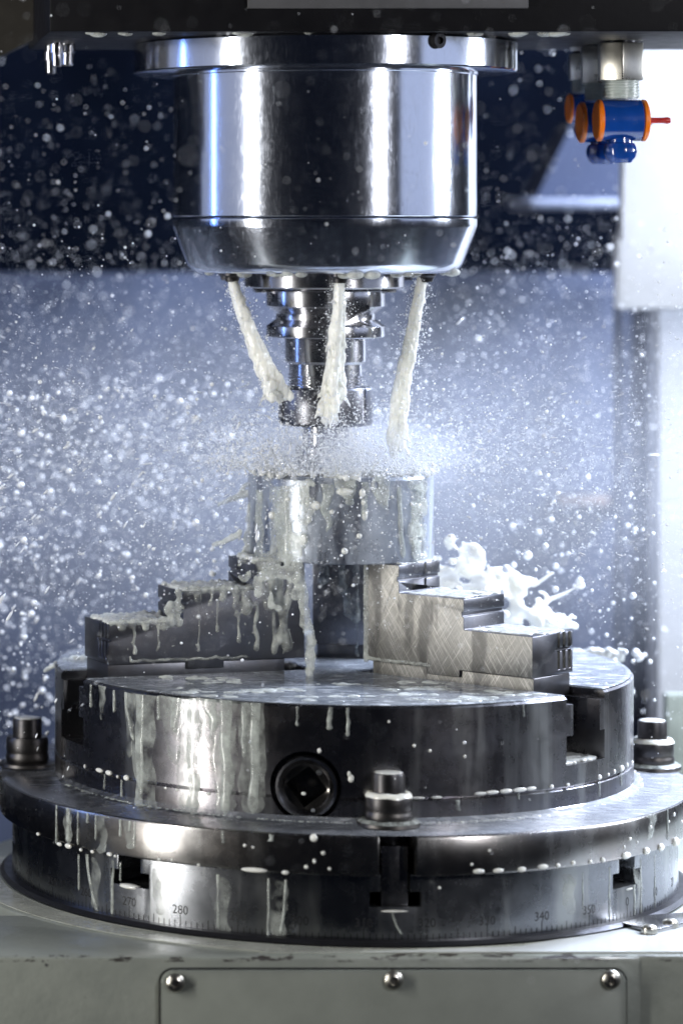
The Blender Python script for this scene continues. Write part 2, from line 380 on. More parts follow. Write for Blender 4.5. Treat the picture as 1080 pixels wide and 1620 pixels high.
# front block down-left so that the front face spans the picture
cst = from_bm('casting', bmb, M['cast'], bed); cut(cst, [], bevel=0.0022)
fb = from_bm('front_block', box_bm(-0.42, 0.1143, FY-0.0005, -0.10, -0.13, -0.0006, 0.002), M['cast'], bed)
def rrect(x0, x1, z0, z1, r):
    P = []
    for cx_, cz_, a0 in ((x1-r, z1-r, 0), (x0+r, z1-r, 90), (x0+r, z0+r, 180), (x1-r, z0+r, 270)):
        P += [(cx_+r*math.cos(R_(a0+k*15)), cz_+r*math.sin(R_(a0+k*15))) for k in range(7)]
    return P
XZ = Matrix(((1, 0, 0, 0), (0, 0, 1, 0), (0, 1, 0, 0), (0, 0, 0, 1)))
cx0, cx1, cz1 = wx(254, FY), wx(988, FY), wz(1534, FY)
cp = from_bm('cover_plate', prism_bm(rrect(cx0, cx1, -0.12, cz1, 0.006), FY-0.0032, FY+0.002, XZ, bev=0.0006), M['cover'], bed)
gk = from_bm('gasket', prism_bm(rrect(cx0-0.0009, cx1+0.0009, -0.1209, cz1+0.0009, 0.0067), FY-0.0011, FY+0.002, XZ), M['dark'], cp)
def screw(name, c, r, axis, m, parent, hexs=True, dome=0.55):
    prof = [(0, 0)]+[(r*math.sin(t), r*dome*math.cos(t)) for t in [R_(20), R_(40), R_(60), R_(78), R_(90)]]+[(r, -r*0.5), (0, -r*0.5)]
    prof[0] = (0, r*dome)
    if hexs: prof = [(0, r*0.12), (r*0.42, r*0.12), (r*0.46, r*dome*0.86)]+prof[3:]
    mt = Matrix.Translation(c) @ Vector(axis).to_track_quat('Z', 'Y').to_matrix().to_4x4()
    return from_bm(name, lathe_bm(prof, 24, axis=mt), m, parent)
for px, py in ((277, 1555), (622, 1551), (966, 1550)):
    p = W(px, py, FY-0.003); screw('screw', (p.x, FY-0.0038, p.z), 0.0046, (0, -1, 0), M['zinc'], cp)
ipl = [(0.108, -0.128), (0.134, -0.1245), (0.165, -0.117), (0.178, -0.140), (0.128, -0.152)]
ip = [W(x, y, 0) for x, y in ()]
def floor_at(px, py, z=0.0):
    d = (CH-z)*F/(py-PY); return ((px-PX)/F*d-CX, d-CD)
ipp = [floor_at(978, 1468), floor_at(1032, 1481.5), floor_at(1110, 1462), floor_at(1096, 1452), floor_at(1022, 1457.5)]
M['index'] = steel('index_plate_steel', (0.45, 0.45, 0.46), 0.25, 0.0, 0.2, 0.0, lines=0.0)
ix = from_bm('index_plate', prism_bm(ipp, 0.0012, 0.0030, bev=0.0003), M['index'], bed)
for px, py in ((1027, 1470.5), (1060, 1461)):
    x, y = floor_at(px, py, 0.003); screw('screw', (x, y, 0.0034), 0.0040, (0, 0, 1), M['zinc'], ix, hexs=False, dome=0.5)
lip = from_bm('seal_lip', lathe_bm([(0.1745, 0.0003), (0.1815, 0.0003), (0.1822, 0.0014), (0.1800, 0.0030), (0.1745, 0.0032)], 160), M['dark'], bed)

# ================================================================== rotary table
BR, RR, CR = 0.1757, 0.1830, 0.1528
rt = empty('rotary_table', (0, 0, 0.0)); tag(rt, 'round steel rotary table with engraved degree scale on its rim', 'rotary table')
def rot(a): return Matrix.Rotation(a, 4, 'Z')
base = from_bm('table_rim', lathe_bm([(0, 0.0004), (0.1752, 0.0004), (BR, 0.0010), (BR, 0.0340), (0.1752, 0.0346), (0, 0.0346)], 240), M['base'], rt)
cuts = []
for k in range(8):
    a = R_(k*45)
    cuts.append(box_bm(0.10, 0.20, -0.0072, 0.0072, 0.0262, 0.045, mat=rot(a)))
    cuts.append(box_bm(0.10, 0.20, -0.0125, 0.0125, 0.0188, 0.0263, mat=rot(a)))
cut(base, cuts, bevel=0.0005)
plate = from_bm('clamp_plate', lathe_bm([(0, 0.0348), (0.1815, 0.0348), (0.1826, 0.0354), (RR, 0.0364), (RR, 0.0526), (0.1824, 0.0537), (0.1812, 0.0543), (0, 0.0543)], 240), M['ring'], rt)
cut(plate, [box_bm(0.150, 0.20, -0.0090, 0.0090, 0.02, 0.07, mat=rot(R_(a))) for a in (0, 90, 180, 270)], bevel=0.0004)
# graduations and numerals
def on_cyl(R, a, z): return (R*math.sin(a), -R*math.cos(a), z)
gv, gf = [], []
for deg in range(0, 360):
    a = R_(deg-315)
    a = math.atan2(math.sin(a), math.cos(a))
    if abs(a) > R_(88): continue
    h = 0.0088 if deg % 10 == 0 else (0.0074 if deg % 5 == 0 else 0.0058)
    wd = 0.00022/BR; n = len(gv); Rg = BR+0.00008
    gv += [on_cyl(Rg, a-wd, 0.0012), on_cyl(Rg, a+wd, 0.0012), on_cyl(Rg, a+wd, h), on_cyl(Rg, a-wd, h)]; gf.append((n, n+1, n+2, n+3))
go = pyd('graduation_marks', gv, gf, M['ink'], rt, sm=False); go['kind'] = 'stuff'
for deg in list(range(230, 360, 10))+[0, 10, 20, 30]:
    a0 = math.atan2(math.sin(R_(deg-315)), math.cos(R_(deg-315)))
    cu = bpy.data.curves.new('numeral', 'FONT'); cu.body = str(deg); cu.size = 0.0060; cu.align_x = 'CENTER'; cu.resolution_u = 3
    to = bpy.data.objects.new('numeral_tmp', cu); COL.objects.link(to); me = evalmesh(to)
    bpy.data.objects.remove(to); bpy.data.curves.remove(cu)
    for v in me.vertices:
        v.co = on_cyl(BR+0.00010, a0+v.co.x*1.0/BR, 0.0090+v.co.y*1.05)
    me.materials.clear(); nu = link('numeral', me, M['ink'], rt)

# clamp studs
def clamp(x, y, label, tnut=False):
    c = empty('clamp_stud', (x, y, 0.0543)); tag(c, label, 'clamp bolt', 'clamp studs round the chuck')
    from_bm('washer', lathe_bm([(0, 0.0004), (0.0148, 0.0004), (0.0155, 0.0012), (0.0152, 0.0026), (0.0130, 0.0034), (0, 0.0034)], 48), M['black_steel'], c)
    from_bm('nut', lathe_bm([(0, 0.0036), (0.0112, 0.0036), (0.0117, 0.0046), (0.0117, 0.0068), (0.0112, 0.0076), (0.0112, 0.0086), (0.0115, 0.0094), (0.0114, 0.0150), (0.0106, 0.0166), (0, 0.0166)], 48), M['black_steel'], c)
    from_bm('stud', lathe_bm([(0, 0.0150), (0.0079, 0.0150), (0.0079, 0.0255), (0.0074, 0.0266), (0, 0.0268)], 40), M['black_steel'], c)
    from_bm('shank', lathe_bm([(0, -0.030), (0.0070, -0.030), (0.0070, 0.0010), (0, 0.0010)], 24), M['dark'], c)
    return c
clamp(0.0, -0.1560, 'round clamp nut and stud standing in front of the chuck socket')
clamp(0.1705, 0.014, 'dark clamp nut and stud before the white panel, rightmost of the three')
clamp(-0.1665, 0.024, 'black clamp nut and stud in shadow, leftmost of the three')
tn = from_bm('slot_key', box_bm(-0.0066, 0.0066, -0.1735, -0.150, 0.0190, 0.0480, 0.0006), M['chuck'], rt)

# ================================================================== three jaw chuck
ck = empty('three_jaw_chuck'); tag(ck, 'large round three jaw chuck in wet dark steel', 'chuck')
body = from_bm('chuck_body', lathe_bm([(0, 0.0546), (0.1520, 0.0546), (0.1530, 0.0552), (0.1530, 0.0662), (0.1524, 0.0666), (0.1519, 0.0670), (0.1524, 0.0674), (CR, 0.0680), (CR, 0.1114), (0.1517, 0.1125), (0, 0.1125)], 240), M['chuck'], ck)
JA = (-45, 75, 195)
def slot_cutters(z_top=0.13):
    c = []
    for a in JA:
        c.append(box_bm(0.022, 0.20, -0.0175, 0.0175, 0.0781, 0.0929, mat=rot(R_(a))))
        c.append(box_bm(0.022, 0.20, -0.0122, 0.0122, 0.0920, 0.1086, mat=rot(R_(a))))
        c.append(box_bm(0.022, 0.20, -0.0175, 0.0175, 0.1085, z_top, mat=rot(R_(a))))
    return c
hole_az = R_(255); hz = 0.0722; hd = Vector((math.cos(hole_az), math.sin(hole_az), 0))
hm = Matrix.Translation(hd*0.128+Vector((0, 0, hz))) @ hd.to_track_quat('Z', 'Y').to_matrix().to_4x4()
cut(body, slot_cutters()+[lathe_bm([(0, 0), (0.0176, 0), (0.0176, 0.05), (0, 0.05)], 64, axis=hm)], bevel=0.0005)
hm2 = Matrix.Translation(hd*0.1445+Vector((0, 0, hz-0.0006))) @ hd.to_track_quat('Z', 'Y').to_matrix().to_4x4()
bmS = lathe_bm([(0.0112, 0.0036), (0.0118, 0.0046), (0.0138, 0.0071), (0.0150, 0.0068), (0.0157, 0.0055), (0.0155, -0.012)], 64)
nq = 64; ci, sq0, sq1 = [], [], []
for k in range(nq):
    a = 2*math.pi*k/nq; q = 0.0074/max(abs(math.cos(a)), abs(math.sin(a)))
    ci.append(bmS.verts.new((0.0112*math.cos(a), 0.0112*math.sin(a), 0.0036))); sq0.append(bmS.verts.new((q*math.cos(a), q*math.sin(a), 0.0030))); sq1.append(bmS.verts.new((q*math.cos(a), q*math.sin(a), -0.0085)))
for k in range(nq):
    k2 = (k+1) % nq; bmS.faces.new((ci[k], ci[k2], sq0[k2], sq0[k])); bmS.faces.new((sq0[k], sq0[k2], sq1[k2], sq1[k]))
bmS.faces.new(sq1)
bmesh.ops.transform(bmS, matrix=hm2 @ Matrix.Rotation(R_(38), 4, 'Z'), verts=bmS.verts[:])
sock = from_bm('key_socket', bmS, M['holder'], ck, ang=25)
sock.data.materials.append(M['socket']); hi_ = hm2.inverted()
for p in sock.data.polygons:
    c_ = hi_ @ p.center
    if math.hypot(c_.x, c_.y) < 0.0112 and c_.z < 0.0040: p.material_index = 1

# jaws
JZ = 0.120
def make_jaw(ang, dr, facemat, label, ri=0.0295):
    m = rot(R_(ang)) @ Matrix.Translation((dr, 0, 0))
    side = Matrix(((1, 0, 0, 0), (0, 0, 1, 0), (0, 1, 0, 0), (0, 0, 0, 1)))       # (u, v, w) -> x=u, y=w, z=v
    outl = [(ri, JZ), (0.0680, JZ), (0.0680, 0.1164), (0.0885, 0.1164), (0.0885, JZ), (0.1325, JZ), (0.1325, 0.1411), (0.0912, 0.1411), (0.0912, 0.1569), (0.0510, 0.1569), (0.0510, 0.1714), (ri, 0.1714)]
    j = from_bm('jaw', prism_bm(outl, -0.0185, 0.0185, side), facemat, ck)
    C = []
    C.append(box_bm(0.0500, 0.0560, -0.0060, 0.0060, 0.1572, 0.18))                      # counterbore slot in the top step
    C.append(box_bm(0.0900, 0.0916, -0.03, 0.03, 0.1478, 0.1500))                        # grip grooves across the risers
    C.append(box_bm(0.0498, 0.0514, -0.03, 0.03, 0.1630, 0.1650))
    for y in (0.0055, 0.0105, 0.0155): C.append(box_bm(0.1310, 0.14, y-0.0011, y+0.0011, 0.1225, 0.15))
    C.append(box_bm(0.1308, 0.14, 0.002, 0.03, 0.1318, 0.1334))
    cut(j, C, bevel=0.0005); j.matrix_local = m
    j.data.materials.append(M['jaw_dark'])
    for p in j.data.polygons:
        n = p.normal
        if n.y < 0.9 and n.y > -0.9: p.material_index = 1 if len(j.data.materials) > 1 else 0
    if label: j['label'] = label
    mj = from_bm('master_jaw', box_bm(0.033, 0.1320, -0.0165, 0.0165, 0.1088, 0.1198, 0.0005), facemat, j)
    if facemat is not M['jaw_dark']:
        mj.data.materials.append(M['jaw_dark'])
        for p in mj.data.polygons:
            if abs(p.normal.y) < 0.9: p.material_index = 1
    mk = from_bm('guide', box_bm(0.040, 0.1150, -0.0118, 0.0118, 0.0900, 0.1087, 0.0004), M['jaw_dark'], j)
    mf = from_bm('guide_foot', box_bm(0.040, 0.1120, -0.0168, 0.0168, 0.0795, 0.0902, 0.0004), M['jaw_dark'], j)
    return j
make_jaw(-45, 0.0, M['jaw'], 'bright cross-scratched stepped jaw')
make_jaw(75, 0.0, M['jaw_dark'], 'dark stepped jaw behind the workpiece')
make_jaw(195, 0.006, M['jaw_dark'], 'dark stepped jaw under milky coolant', ri=0.0225)

# ================================================================== workpiece
wp = from_bm('workpiece', lathe_bm([(0, 0.1716), (0.0488, 0.1716), (0.0493, 0.1722), (0.0493, 0.2150), (0.0482, 0.2166), (0.0440, 0.2168), (0.0435, 0.2140), (0, 0.2140)], 128), M['work'])
tag(wp, 'wet steel cylinder gripped on top of the chuck jaws', 'workpiece')

# ================================================================== spindle head
SX = -0.0088
hd_ = empty('spindle_head', (SX, 0, 0.3235)); tag(hd_, 'polished steel milling spindle under a black machine head', 'spindle')
def hp(o): return at_root(o, hd_)
hp(from_bm('flange', lathe_bm([(0, 0.4300), (0.1002, 0.4300), (0.1012, 0.4304), (0.1017, 0.4312), (0.1017, 0.4455), (0.1005, 0.4466), (0, 0.4466)], 200, SX), M['spindle']))
hp(from_bm('spindle_housing', lathe_bm([(0, 0.4299), (0.0812, 0.4299), (0.0812, 0.4288), (0.0806, 0.4284), (0.0806, 0.3540), (0.0802, 0.3534), (0, 0.3534)], 200, SX), M['spindle']))
hp(from_bm('nose_cone', lathe_bm([(0, 0.3528), (0.0803, 0.3528), (0.0809, 0.3522), (0.0809, 0.3484), (0.0806, 0.3476), (0.0735, 0.3288), (0.0722, 0.3266), (0.0700, 0.3247), (0.0672, 0.3237), (0.0640, 0.3235), (0, 0.3235)], 200, SX), M['spindle']))
hp(from_bm('nose_ring', lathe_bm([(0, 0.3234), (0.0424, 0.3234), (0.0424, 0.3160), (0.0416, 0.3152), (0.030, 0.3152), (0, 0.3152)], 128, SX), M['holder']))
for s in (1, -1):
    hp(from_bm('drive_key', box_bm(SX+s*0.0295-0.008, SX+s*0.0295+0.008, -0.008, 0.008, 0.3128, 0.3153, 0.0005), M['holder']))
NZ = []
for az in (-158, -90, -26, 30, 90, 150):
    x = SX+0.056*math.cos(R_(az)); y = 0.056*math.sin(R_(az)); NZ.append((x, y))
    hp(from_bm('coolant_nozzle', lathe_bm([(0, 0.3240), (0.0052, 0.3240), (0.0052, 0.3222), (0.0040, 0.3212), (0.0034, 0.3190), (0.0026, 0.3188), (0, 0.3200)], 32, x, y), M['black_steel']))
hx0 = wx(78, -0.105)
hp(from_bm('head_casing', box_bm(hx0, 0.55, -0.105, 0.075, 0.4468, 0.62, 0.0012), M['black']))
hp(from_bm('label_panel', box_bm(wx(392, -0.107), wx(836, -0.107), -0.1072, -0.1045, 0.4585, 0.50, 0.0006), M['grey_plate']))
hp(slab('side_cover', [(-260, -300), (72, -300), (72, 52), (-60, 118), (-260, 230)], 0.03, 0.05, plain('taupe_paint', (0.035, 0.032, 0.028), 0.6, spec=0.2), kind=None))
for px, py0, py1, Y, r in ((90, 52, 105, 0.0, 0.0030), (107, 52, 104, 0.012, 0.0032), (80, 80, 116, 0.03, 0.0028)):
    a = W(px, py0, Y); b = W(px, py1, Y)
    hp(from_bm('hanging_bolt', lathe_bm([(0, b.z), (r*.8, b.z), (r, b.z+.001), (r, b.z+0.007), (r*1.35, b.z+0.0075), (r*1.35, b.z+0.012), (r, b.z+0.0125), (r, 0.4470), (0, 0.4470)], 24, a.x, Y), M['holder']))
p = W(695, 62, -0.099)
hp(from_bm('socket_screw', lathe_bm([(0, -0.003), (0.0042, -0.003), (0.0042, 0.0022), (0.0036, 0.0028), (0.0020, 0.0028), (0.0020, 0.0005), (0, 0.0005)], 24, axis=Matrix.Translation((p.x, -math.sqrt(0.1017**2-(p.x-SX)**2), p.z)) @ Vector((p.x-SX, -0.09, 0)).to_track_quat('Z', 'Y').to_matrix().to_4x4()), M['dark']))

# tool holder
TX = -0.0080
th = empty('tool_holder', (TX, 0, 0.315)); tag(th, 'steel taper tool holder with grooved flange under the spindle', 'tool holder')
def tp(o): return at_root(o, th)
tp(from_bm('flange', lathe_bm([(0, 0.3150), (0.026, 0.3150), (0.026, 0.3142), (0.0310, 0.3142), (0.0316, 0.3136), (0.0316, 0.3056), (0.0265, 0.3016), (0.0265, 0.2984), (0.0316, 0.2948), (0.0316, 0.2894), (0.0310, 0.2888), (0, 0.2888)], 128, TX), M['holder']))
cut(bpy.data.objects[th.children[0].name], [box_bm(TX+0.006, TX+0.020, -0.05, -0.0225, 0.2960, 0.3070)], bevel=0.0003)
tp(from_bm('neck', lathe_bm([(0, 0.2889), (0.0216, 0.2889), (0.0216, 0.2760), (0.0206, 0.2746), (0.0196, 0.2744), (0.0196, 0.2690), (0, 0.2690)], 96, TX), M['holder']))
prof = [(0, 0.2691)]
z = 0.2690
while z > 0.2622: prof += [(0.0200, z), (0.0200, z-0.0006), (0.0186, z-0.0010), (0.0186, z-0.0014)]; z -= 0.0017
tp(from_bm('thread', lathe_bm(prof+[(0, z)], 96, TX), M['holder']))
nut = tp(from_bm('collet_nut', lathe_bm([(0, 0.2622), (0.0240, 0.2622), (0.0251, 0.2612), (0.0251, 0.2432), (0.0238, 0.2417), (0.010, 0.2417), (0, 0.2417)], 96, TX), M['jaw_dark']))
cut(nut, [box_bm(0.0236, 0.04, -0.0022, 0.0022, 0.2440, 0.27, mat=Matrix.Translation((TX, 0, 0)) @ rot(R_(k*60+17))) for k in range(6)], bevel=0.0003)
cm = lathe_bm([(0, 0.2420), (0.0125, 0.2420), (0.0125, 0.2310), (0.0160, 0.2300), (0.0160, 0.2145), (0, 0.2145)], 48, TX)
ct = tp(from_bm('cutter', cm, M['holder']))
cut(ct, [box_bm(0.0115, 0.03, 0.0, 0.007, 0.205, 0.2295, mat=Matrix.Translation((TX, 0, 0)) @ rot(R_(k*90+20)) @ Matrix.Rotation(R_(15), 4, 'X')) for k in range(4)])

# ================================================================== coolant valves
def valve(x, y, k, label, top):
    v = empty('coolant_valve', (x, y, 0.4045)); tag(v, label, 'valve', 'blue coolant valves under the head')
    def add(name, bm, m, par=v): return from_bm(name, bm, m, par)
    hexp = [(0.0130*math.cos(R_(a)), 0.0130*math.sin(R_(a))) for a in range(30-8, 390-8, 60)]
    hx = add('hex_nut', prism_bm([(a*k, b*k) for a, b in hexp], 0.0211*k, 0.0410*k, bev=0.0006), M['zinc'])
    add('fitting', prism_bm([(a*k*0.97, b*k*0.97) for a, b in hexp], 0.0426*k, top, bev=0.0004), M['zinc'])
    add('collar', lathe_bm([(0, 0.0400*k), (0.0088*k, 0.0400*k), (0.0088*k, 0.0430*k), (0, 0.0430*k)], 32), M['dark'])
    pr = [(0, 0.0216*k)]; z = 0.0214
    while z > 0.0118: pr += [(0.0099*k, z*k), (0.0099*k, (z-0.0007)*k), (0.0091*k, (z-0.0010)*k), (0.0091*k, (z-0.0014)*k)]; z -= 0.0017
    add('thread', lathe_bm(pr+[(0, z*k)], 40), M['thread_white'])
    ax = Matrix.Rotation(R_(90), 4, 'Y')
    add('body', lathe_bm([(0, -0.0115*k), (0.0105*k, -0.0115*k), (0.0110*k, -0.0108*k), (0.0110*k, 0.0100*k), (0.0105*k, 0.0106*k), (0, 0.0106*k)], 48, axis=ax), M['blue'])
    for s0, m in ((-0.0128, 'orange'), (0.0107, 'orange')):
        add('end_ring', lathe_bm([(0, s0*k), (0.0100*k, s0*k), (0.0111*k, (s0+0.0008)*k), (0.0111*k, (s0+0.0022)*k), (0.0100*k, (s0+0.0030)*k), (0, (s0+0.0030)*k)], 48, axis=ax), M[m])
    add('handle', lathe_bm([(0, 0.0130*k), (0.0016*k, 0.0130*k), (0.0015*k, 0.0225*k), (0.0019*k, 0.0248*k), (0.0014*k, 0.0264*k), (0, 0.0266*k)], 20, axis=ax), M['red'])
    add('ball_outlet', lathe_bm([(0, -0.009*k), (0.0062*k, -0.009*k), (0.0064*k, -0.0118*k)]+[(0.0088*k*math.cos(R_(t)), (-0.0162+0.0088*math.sin(R_(t))*0.9)*k) for t in (30, 15, 0, -15, -30, -42)]+[(0.0058*k, -0.0224*k), (0.0048*k, -0.0224*k), (0.0046*k, -0.0180*k), (0, -0.0180*k)], 48), M['blue'])
    return v
Ya = -0.02; va = W(981, 190, Ya); valve(va.x, Ya, 1.0, 'blue valve with red lever pointing to the white panel, foremost of three', 0.0424)
Yb = 0.016; vb = W(953, 190, Yb); valve(vb.x, Yb, 1.0, 'blue valve half hidden, between the foremost valve and the smallest one', 0.0424)
Yc = 0.052; vc = W(925, 171, Yc); c3 = valve(vc.x, Yc, 0.74, 'smallest blue valve, farthest back beside the orange discs', 0.0425); c3.location.z = vc.z

# ================================================================== coolant: films, drips, jets, splashes, spray
rnd = random.Random(4)
film = from_bm('coolant_film', lathe_bm([(0, 0.1127), (0.150, 0.1127), (0.1516, 0.1130), (0.1510, 0.1134), (0.148, 0.1135)]+[(r, 0.1135) for r in np.linspace(0.14, 0.02, 14)]+[(0, 0.1135)], 200), M['face_film_lit_right'])
cut(film, slot_cutters())
tag(film, 'rippled milky coolant film covering the chuck face', 'coolant film', kind='stuff')
film2 = from_bm('coolant_film', lathe_bm([(0.1532, 0.0580), (0.1545, 0.0570), (0.1565, 0.0562), (0.1600, 0.0556), (0.1660, 0.0550), (0.1800, 0.0549), (0.1822, 0.0545)], 240), M['plate_film_lit_right'])
tag(film2, 'thin milky coolant film on the clamp plate around the chuck, right side painted brighter', 'coolant film', kind='stuff')

bp_ = [(0.30, -0.1930), (-0.0655, -0.1930)]
for k in range(40):
    a = R_(-110-k*2.2); q = 0.2003; p = (q*math.cos(a), q*math.sin(a))
    if p[1] > -0.1925: bp_.append(p)
bp_ += [(-0.10, 0.02), (0.10, 0.03), (0.18, 0.05), (0.30, -0.03)]
bpo = from_bm('coolant_film', prism_bm(bp_[::-1], 0.0002, 0.0005), M['bed_wet'])
cut(bpo, [lathe_bm([(0, -0.01), (0.1830, -0.01), (0.1830, 0.01), (0, 0.01)], 128)])
tag(bpo, 'thin creamy coolant film wetting the casting top around the table', 'coolant film', kind='stuff')
bq = [(0.30, -0.1925), (-0.02, -0.1925), (0.02, -0.188), (0.06, -0.1800), (0.10, -0.15), (0.05, -0.05), (0.18, 0.04), (0.30, -0.04)]
bpo = from_bm('coolant_pool', prism_bm(bq[::-1], 0.0006, 0.0010), M['milk_pool'])
cut(bpo, [lathe_bm([(0, -0.01), (0.1838, -0.01), (0.1838, 0.01), (0, 0.01)], 128)])
tag(bpo, 'white coolant pool on the casting beside the index plate', 'coolant pool', kind='stuff')
def drip(acc, R, px, y0, y1, wpx, t=0.0007, wob=0.0, taper=1.0, head=1.25, nz=18, cx=0.0, end_px=None, seed=0):
    a0, z0 = cyl_at(px, y0, R, cx); _, z1 = cyl_at(px, y1, R, cx)
    a1 = cyl_at(end_px, y1, R, cx)[0] if end_px is not None else a0
    w0 = wpx*0.000155/R
    V, Q = [], []; nv = 9
    for i in range(nz+1):
        u = i/nz; z = z0+(z1-z0)*u
        a = a0+(a1-a0)*(u**1.6)+wob*w0*mnoise.noise(Vector((u*3.1, seed*7.7+px, 0)))
        wd = w0*(1+(taper-1)*u)*(1+0.35*mnoise.noise(Vector((u*5, px*.37, 3))))
        e = 1.0
        if u > 0.86: q = (u-0.86)/0.14; e = math.sqrt(max(0, 1-q*q)); wd *= head*max(e, 0.02)
        if u < 0.04: e *= 0.5
        for j in range(nv):
            s = -1+2*j/(nv-1)
            rr = R-0.0002+t*math.sqrt(max(0, 1-s*s))*(0.5+0.7*u)*max(e, 0.05)
            V.append((cx+rr*math.sin(a+s*wd), -rr*math.cos(a+s*wd), z))
    for i in range(nz):
        for j in range(nv-1): Q.append((i*nv+j, (i+1)*nv+j, (i+1)*nv+j+1, i*nv+j+1))
    acc.mesh(V, Q)
def bead(acc, R, px, py, wpx, hpx, t=None, cx=0.0, sub=2):
    a, z = cyl_at(px, py, R, cx); k = 0.00031
    rw, rh = wpx*k/2, hpx*k/2; t = t or min(rw, rh)*0.8
    Mx = np.array(((math.cos(a), math.sin(a), 0), (math.sin(a), -math.cos(a), 0), (0, 0, 1)))
    acc.ball((cx+R*math.sin(a), -R*math.cos(a), z), (rw, t, rh), sub, Mx)
A = Acc(); B = Acc()       # A: thin streaks, B: thick white beads
# chuck side
for px, y0, y1, wp_, kw in [(219, 1099, 1292, 17, {}), (306, 1105, 1292, 22, {}), (358, 1108, 1292, 20, {}), (402, 1112, 1290, 15, {}), (277, 1104, 1160, 26, dict(taper=.4)),
        (334, 1107, 1170, 26, dict(taper=.3)), (180, 1092, 1128, 6, {}), (198, 1095, 1170, 7, dict(end_px=210)), (143, 1083, 1120, 6, {}), (386, 1112, 1200, 9, {}), (250, 1101, 1140, 6, {}),
        (522, 1119, 1156, 8, {}), (550, 1120, 1166, 5, {}), (828, 1114, 1135, 4, {}), (724, 1266, 1284, 8, {}), (165, 1225, 1250, 4, {}),
        (192, 1234, 1262, 5, {}), (820, 1255, 1266, 4, {}), (948, 1236, 1262, 5, {}), (982, 1215, 1245, 5, {}), (470, 1118, 1150, 4, {})]:
    drip(A, 0.1531, px, y0, y1, wp_, wob=0.8, seed=px, **kw)
for px, py, a, b in [(157, 1219, 22, 8), (172, 1223, 18, 9), (200, 1231, 14, 10), (186, 1229, 6, 6), (134, 1213, 5, 8), (760, 1256, 24, 6), (778, 1254, 26, 7), (800, 1252, 26, 8), (822, 1250, 30, 8), (840, 1248, 22, 7), (872, 1245, 9, 8),
        (898, 1242, 9, 6), (948, 1230, 9, 9), (962, 1226, 6, 6), (972, 1221, 5, 8), (983, 1216, 12, 11), (992, 1211, 5, 9), (690, 1262, 20, 5), (660, 1263, 26, 5), (480, 1256, 8, 6), (555, 1232, 10, 14), (552, 1225, 6, 10), (1000, 1208, 4, 10),
        (735, 1197, 5, 6), (505, 1188, 7, 9), (615, 1142, 5, 5), (655, 1180, 6, 6), (680, 1188, 5, 6), (262, 1247, 7, 5), (280, 1250, 8, 5), (330, 1256, 9, 6), (345, 1257, 6, 5)]:
    bead(B, 0.1529, px, py, a, b)
VL = Acc()
for px, y0, y1, wp_, kw in [(228, 1099, 1292, 44, {}), (300, 1105, 1292, 40, {}), (352, 1108, 1292, 46, dict(taper=.8)), (398, 1112, 1291, 44, {}), (275, 1103, 1210, 60, dict(taper=.25)), (330, 1106, 1190, 60, dict(taper=.2)), (205, 1097, 1200, 26, dict(taper=.4)), (160, 1085, 1140, 22, dict(taper=.4))]:
    drip(VL, 0.15305, px, y0, y1, wp_, t=0.0004, wob=0.6, seed=px+2, nz=26, **kw)
for px, y0, y1, wp_ in [(110, 1279, 1336, 40), (160, 1291, 1352, 40), (205, 1299, 1345, 36)  , (1030, 1282, 1330, 40)]:
    drip(VL, 0.18305, px, y0, y1, wp_, t=0.0003, wob=0.6, seed=px+5, taper=.4)
for px, y0, y1, wp_ in [(150, 1354, 1440, 30), (350, 1384, 1480, 36), (250, 1372, 1450, 26), (440, 1390, 1485, 40), (1010, 1358, 1440, 30), (900, 1380, 1450, 40)]:
    drip(VL, BR+0.00005, px, y0, y1, wp_, t=0.0003, wob=0.7, seed=px+5, taper=.6)
vo = VL.build('coolant_veils', M['veil']); tag(vo, 'broad see-through coolant runs spread over the chuck side', 'coolant', kind='stuff')
# clamp plate edge
for px, y0, y1, wp_, kw in [(89, 1274, 1337, 5, {}), (107, 1279, 1332, 8, {}), (123, 1284, 1338, 4, {}), (138, 1287, 1303, 5, {}), (151, 1290, 1330, 4, {}), (190, 1297, 1325, 5, {}), (205, 1299, 1316, 5, {}), (213, 1300, 1340, 4, {}), (352, 1315, 1335, 5, {}), (428, 1320, 1332, 7, {}), (1056, 1274, 1330, 4, {})]:
    drip(A, 0.1832, px, y0, y1, wp_, wob=0.5, seed=px, **kw)
for px, py, a, b in [(94, 1336, 14, 7), (108, 1339, 18, 9), (128, 1345, 8, 6), (146, 1348, 9, 6), (173, 1352, 12, 7), (182, 1355, 6, 5), (252, 1360, 7, 6), (272, 1361, 6, 5), (314, 1369, 6, 5), (402, 1377, 44, 8), (451, 1381, 12, 7), (757, 1379, 20, 8), (788, 1378, 19, 8), (825, 1376, 16, 9), (858, 1372, 22, 9), (882, 1370, 10, 8), (906, 1366, 10, 8), (933, 1364, 8, 8), (953, 1361, 9, 9),
        (990, 1354, 24, 12), (1022, 1347, 17, 13), (1045, 1341, 18, 13), (1068, 1332, 20, 16), (496, 1326, 12, 13), (511, 1350, 7, 7), (497, 1363, 6, 8), (521, 1375, 6, 6), (484, 1372, 7, 7), (1066, 1289, 6, 7), (1029, 1309, 6, 6), (996, 1328, 8, 6), (1008, 1333, 4, 5), (987, 1341, 5, 7), (774, 1346, 5, 5), (746, 1368, 5, 5), (695, 1405, 5, 5), (60, 1320, 10, 6), (387, 1338, 6, 6), (400, 1341, 5, 5), (1078, 1300, 5, 6), (1058, 1300, 4, 5)]:
    bead(B, 0.1830, px, py, a, b)
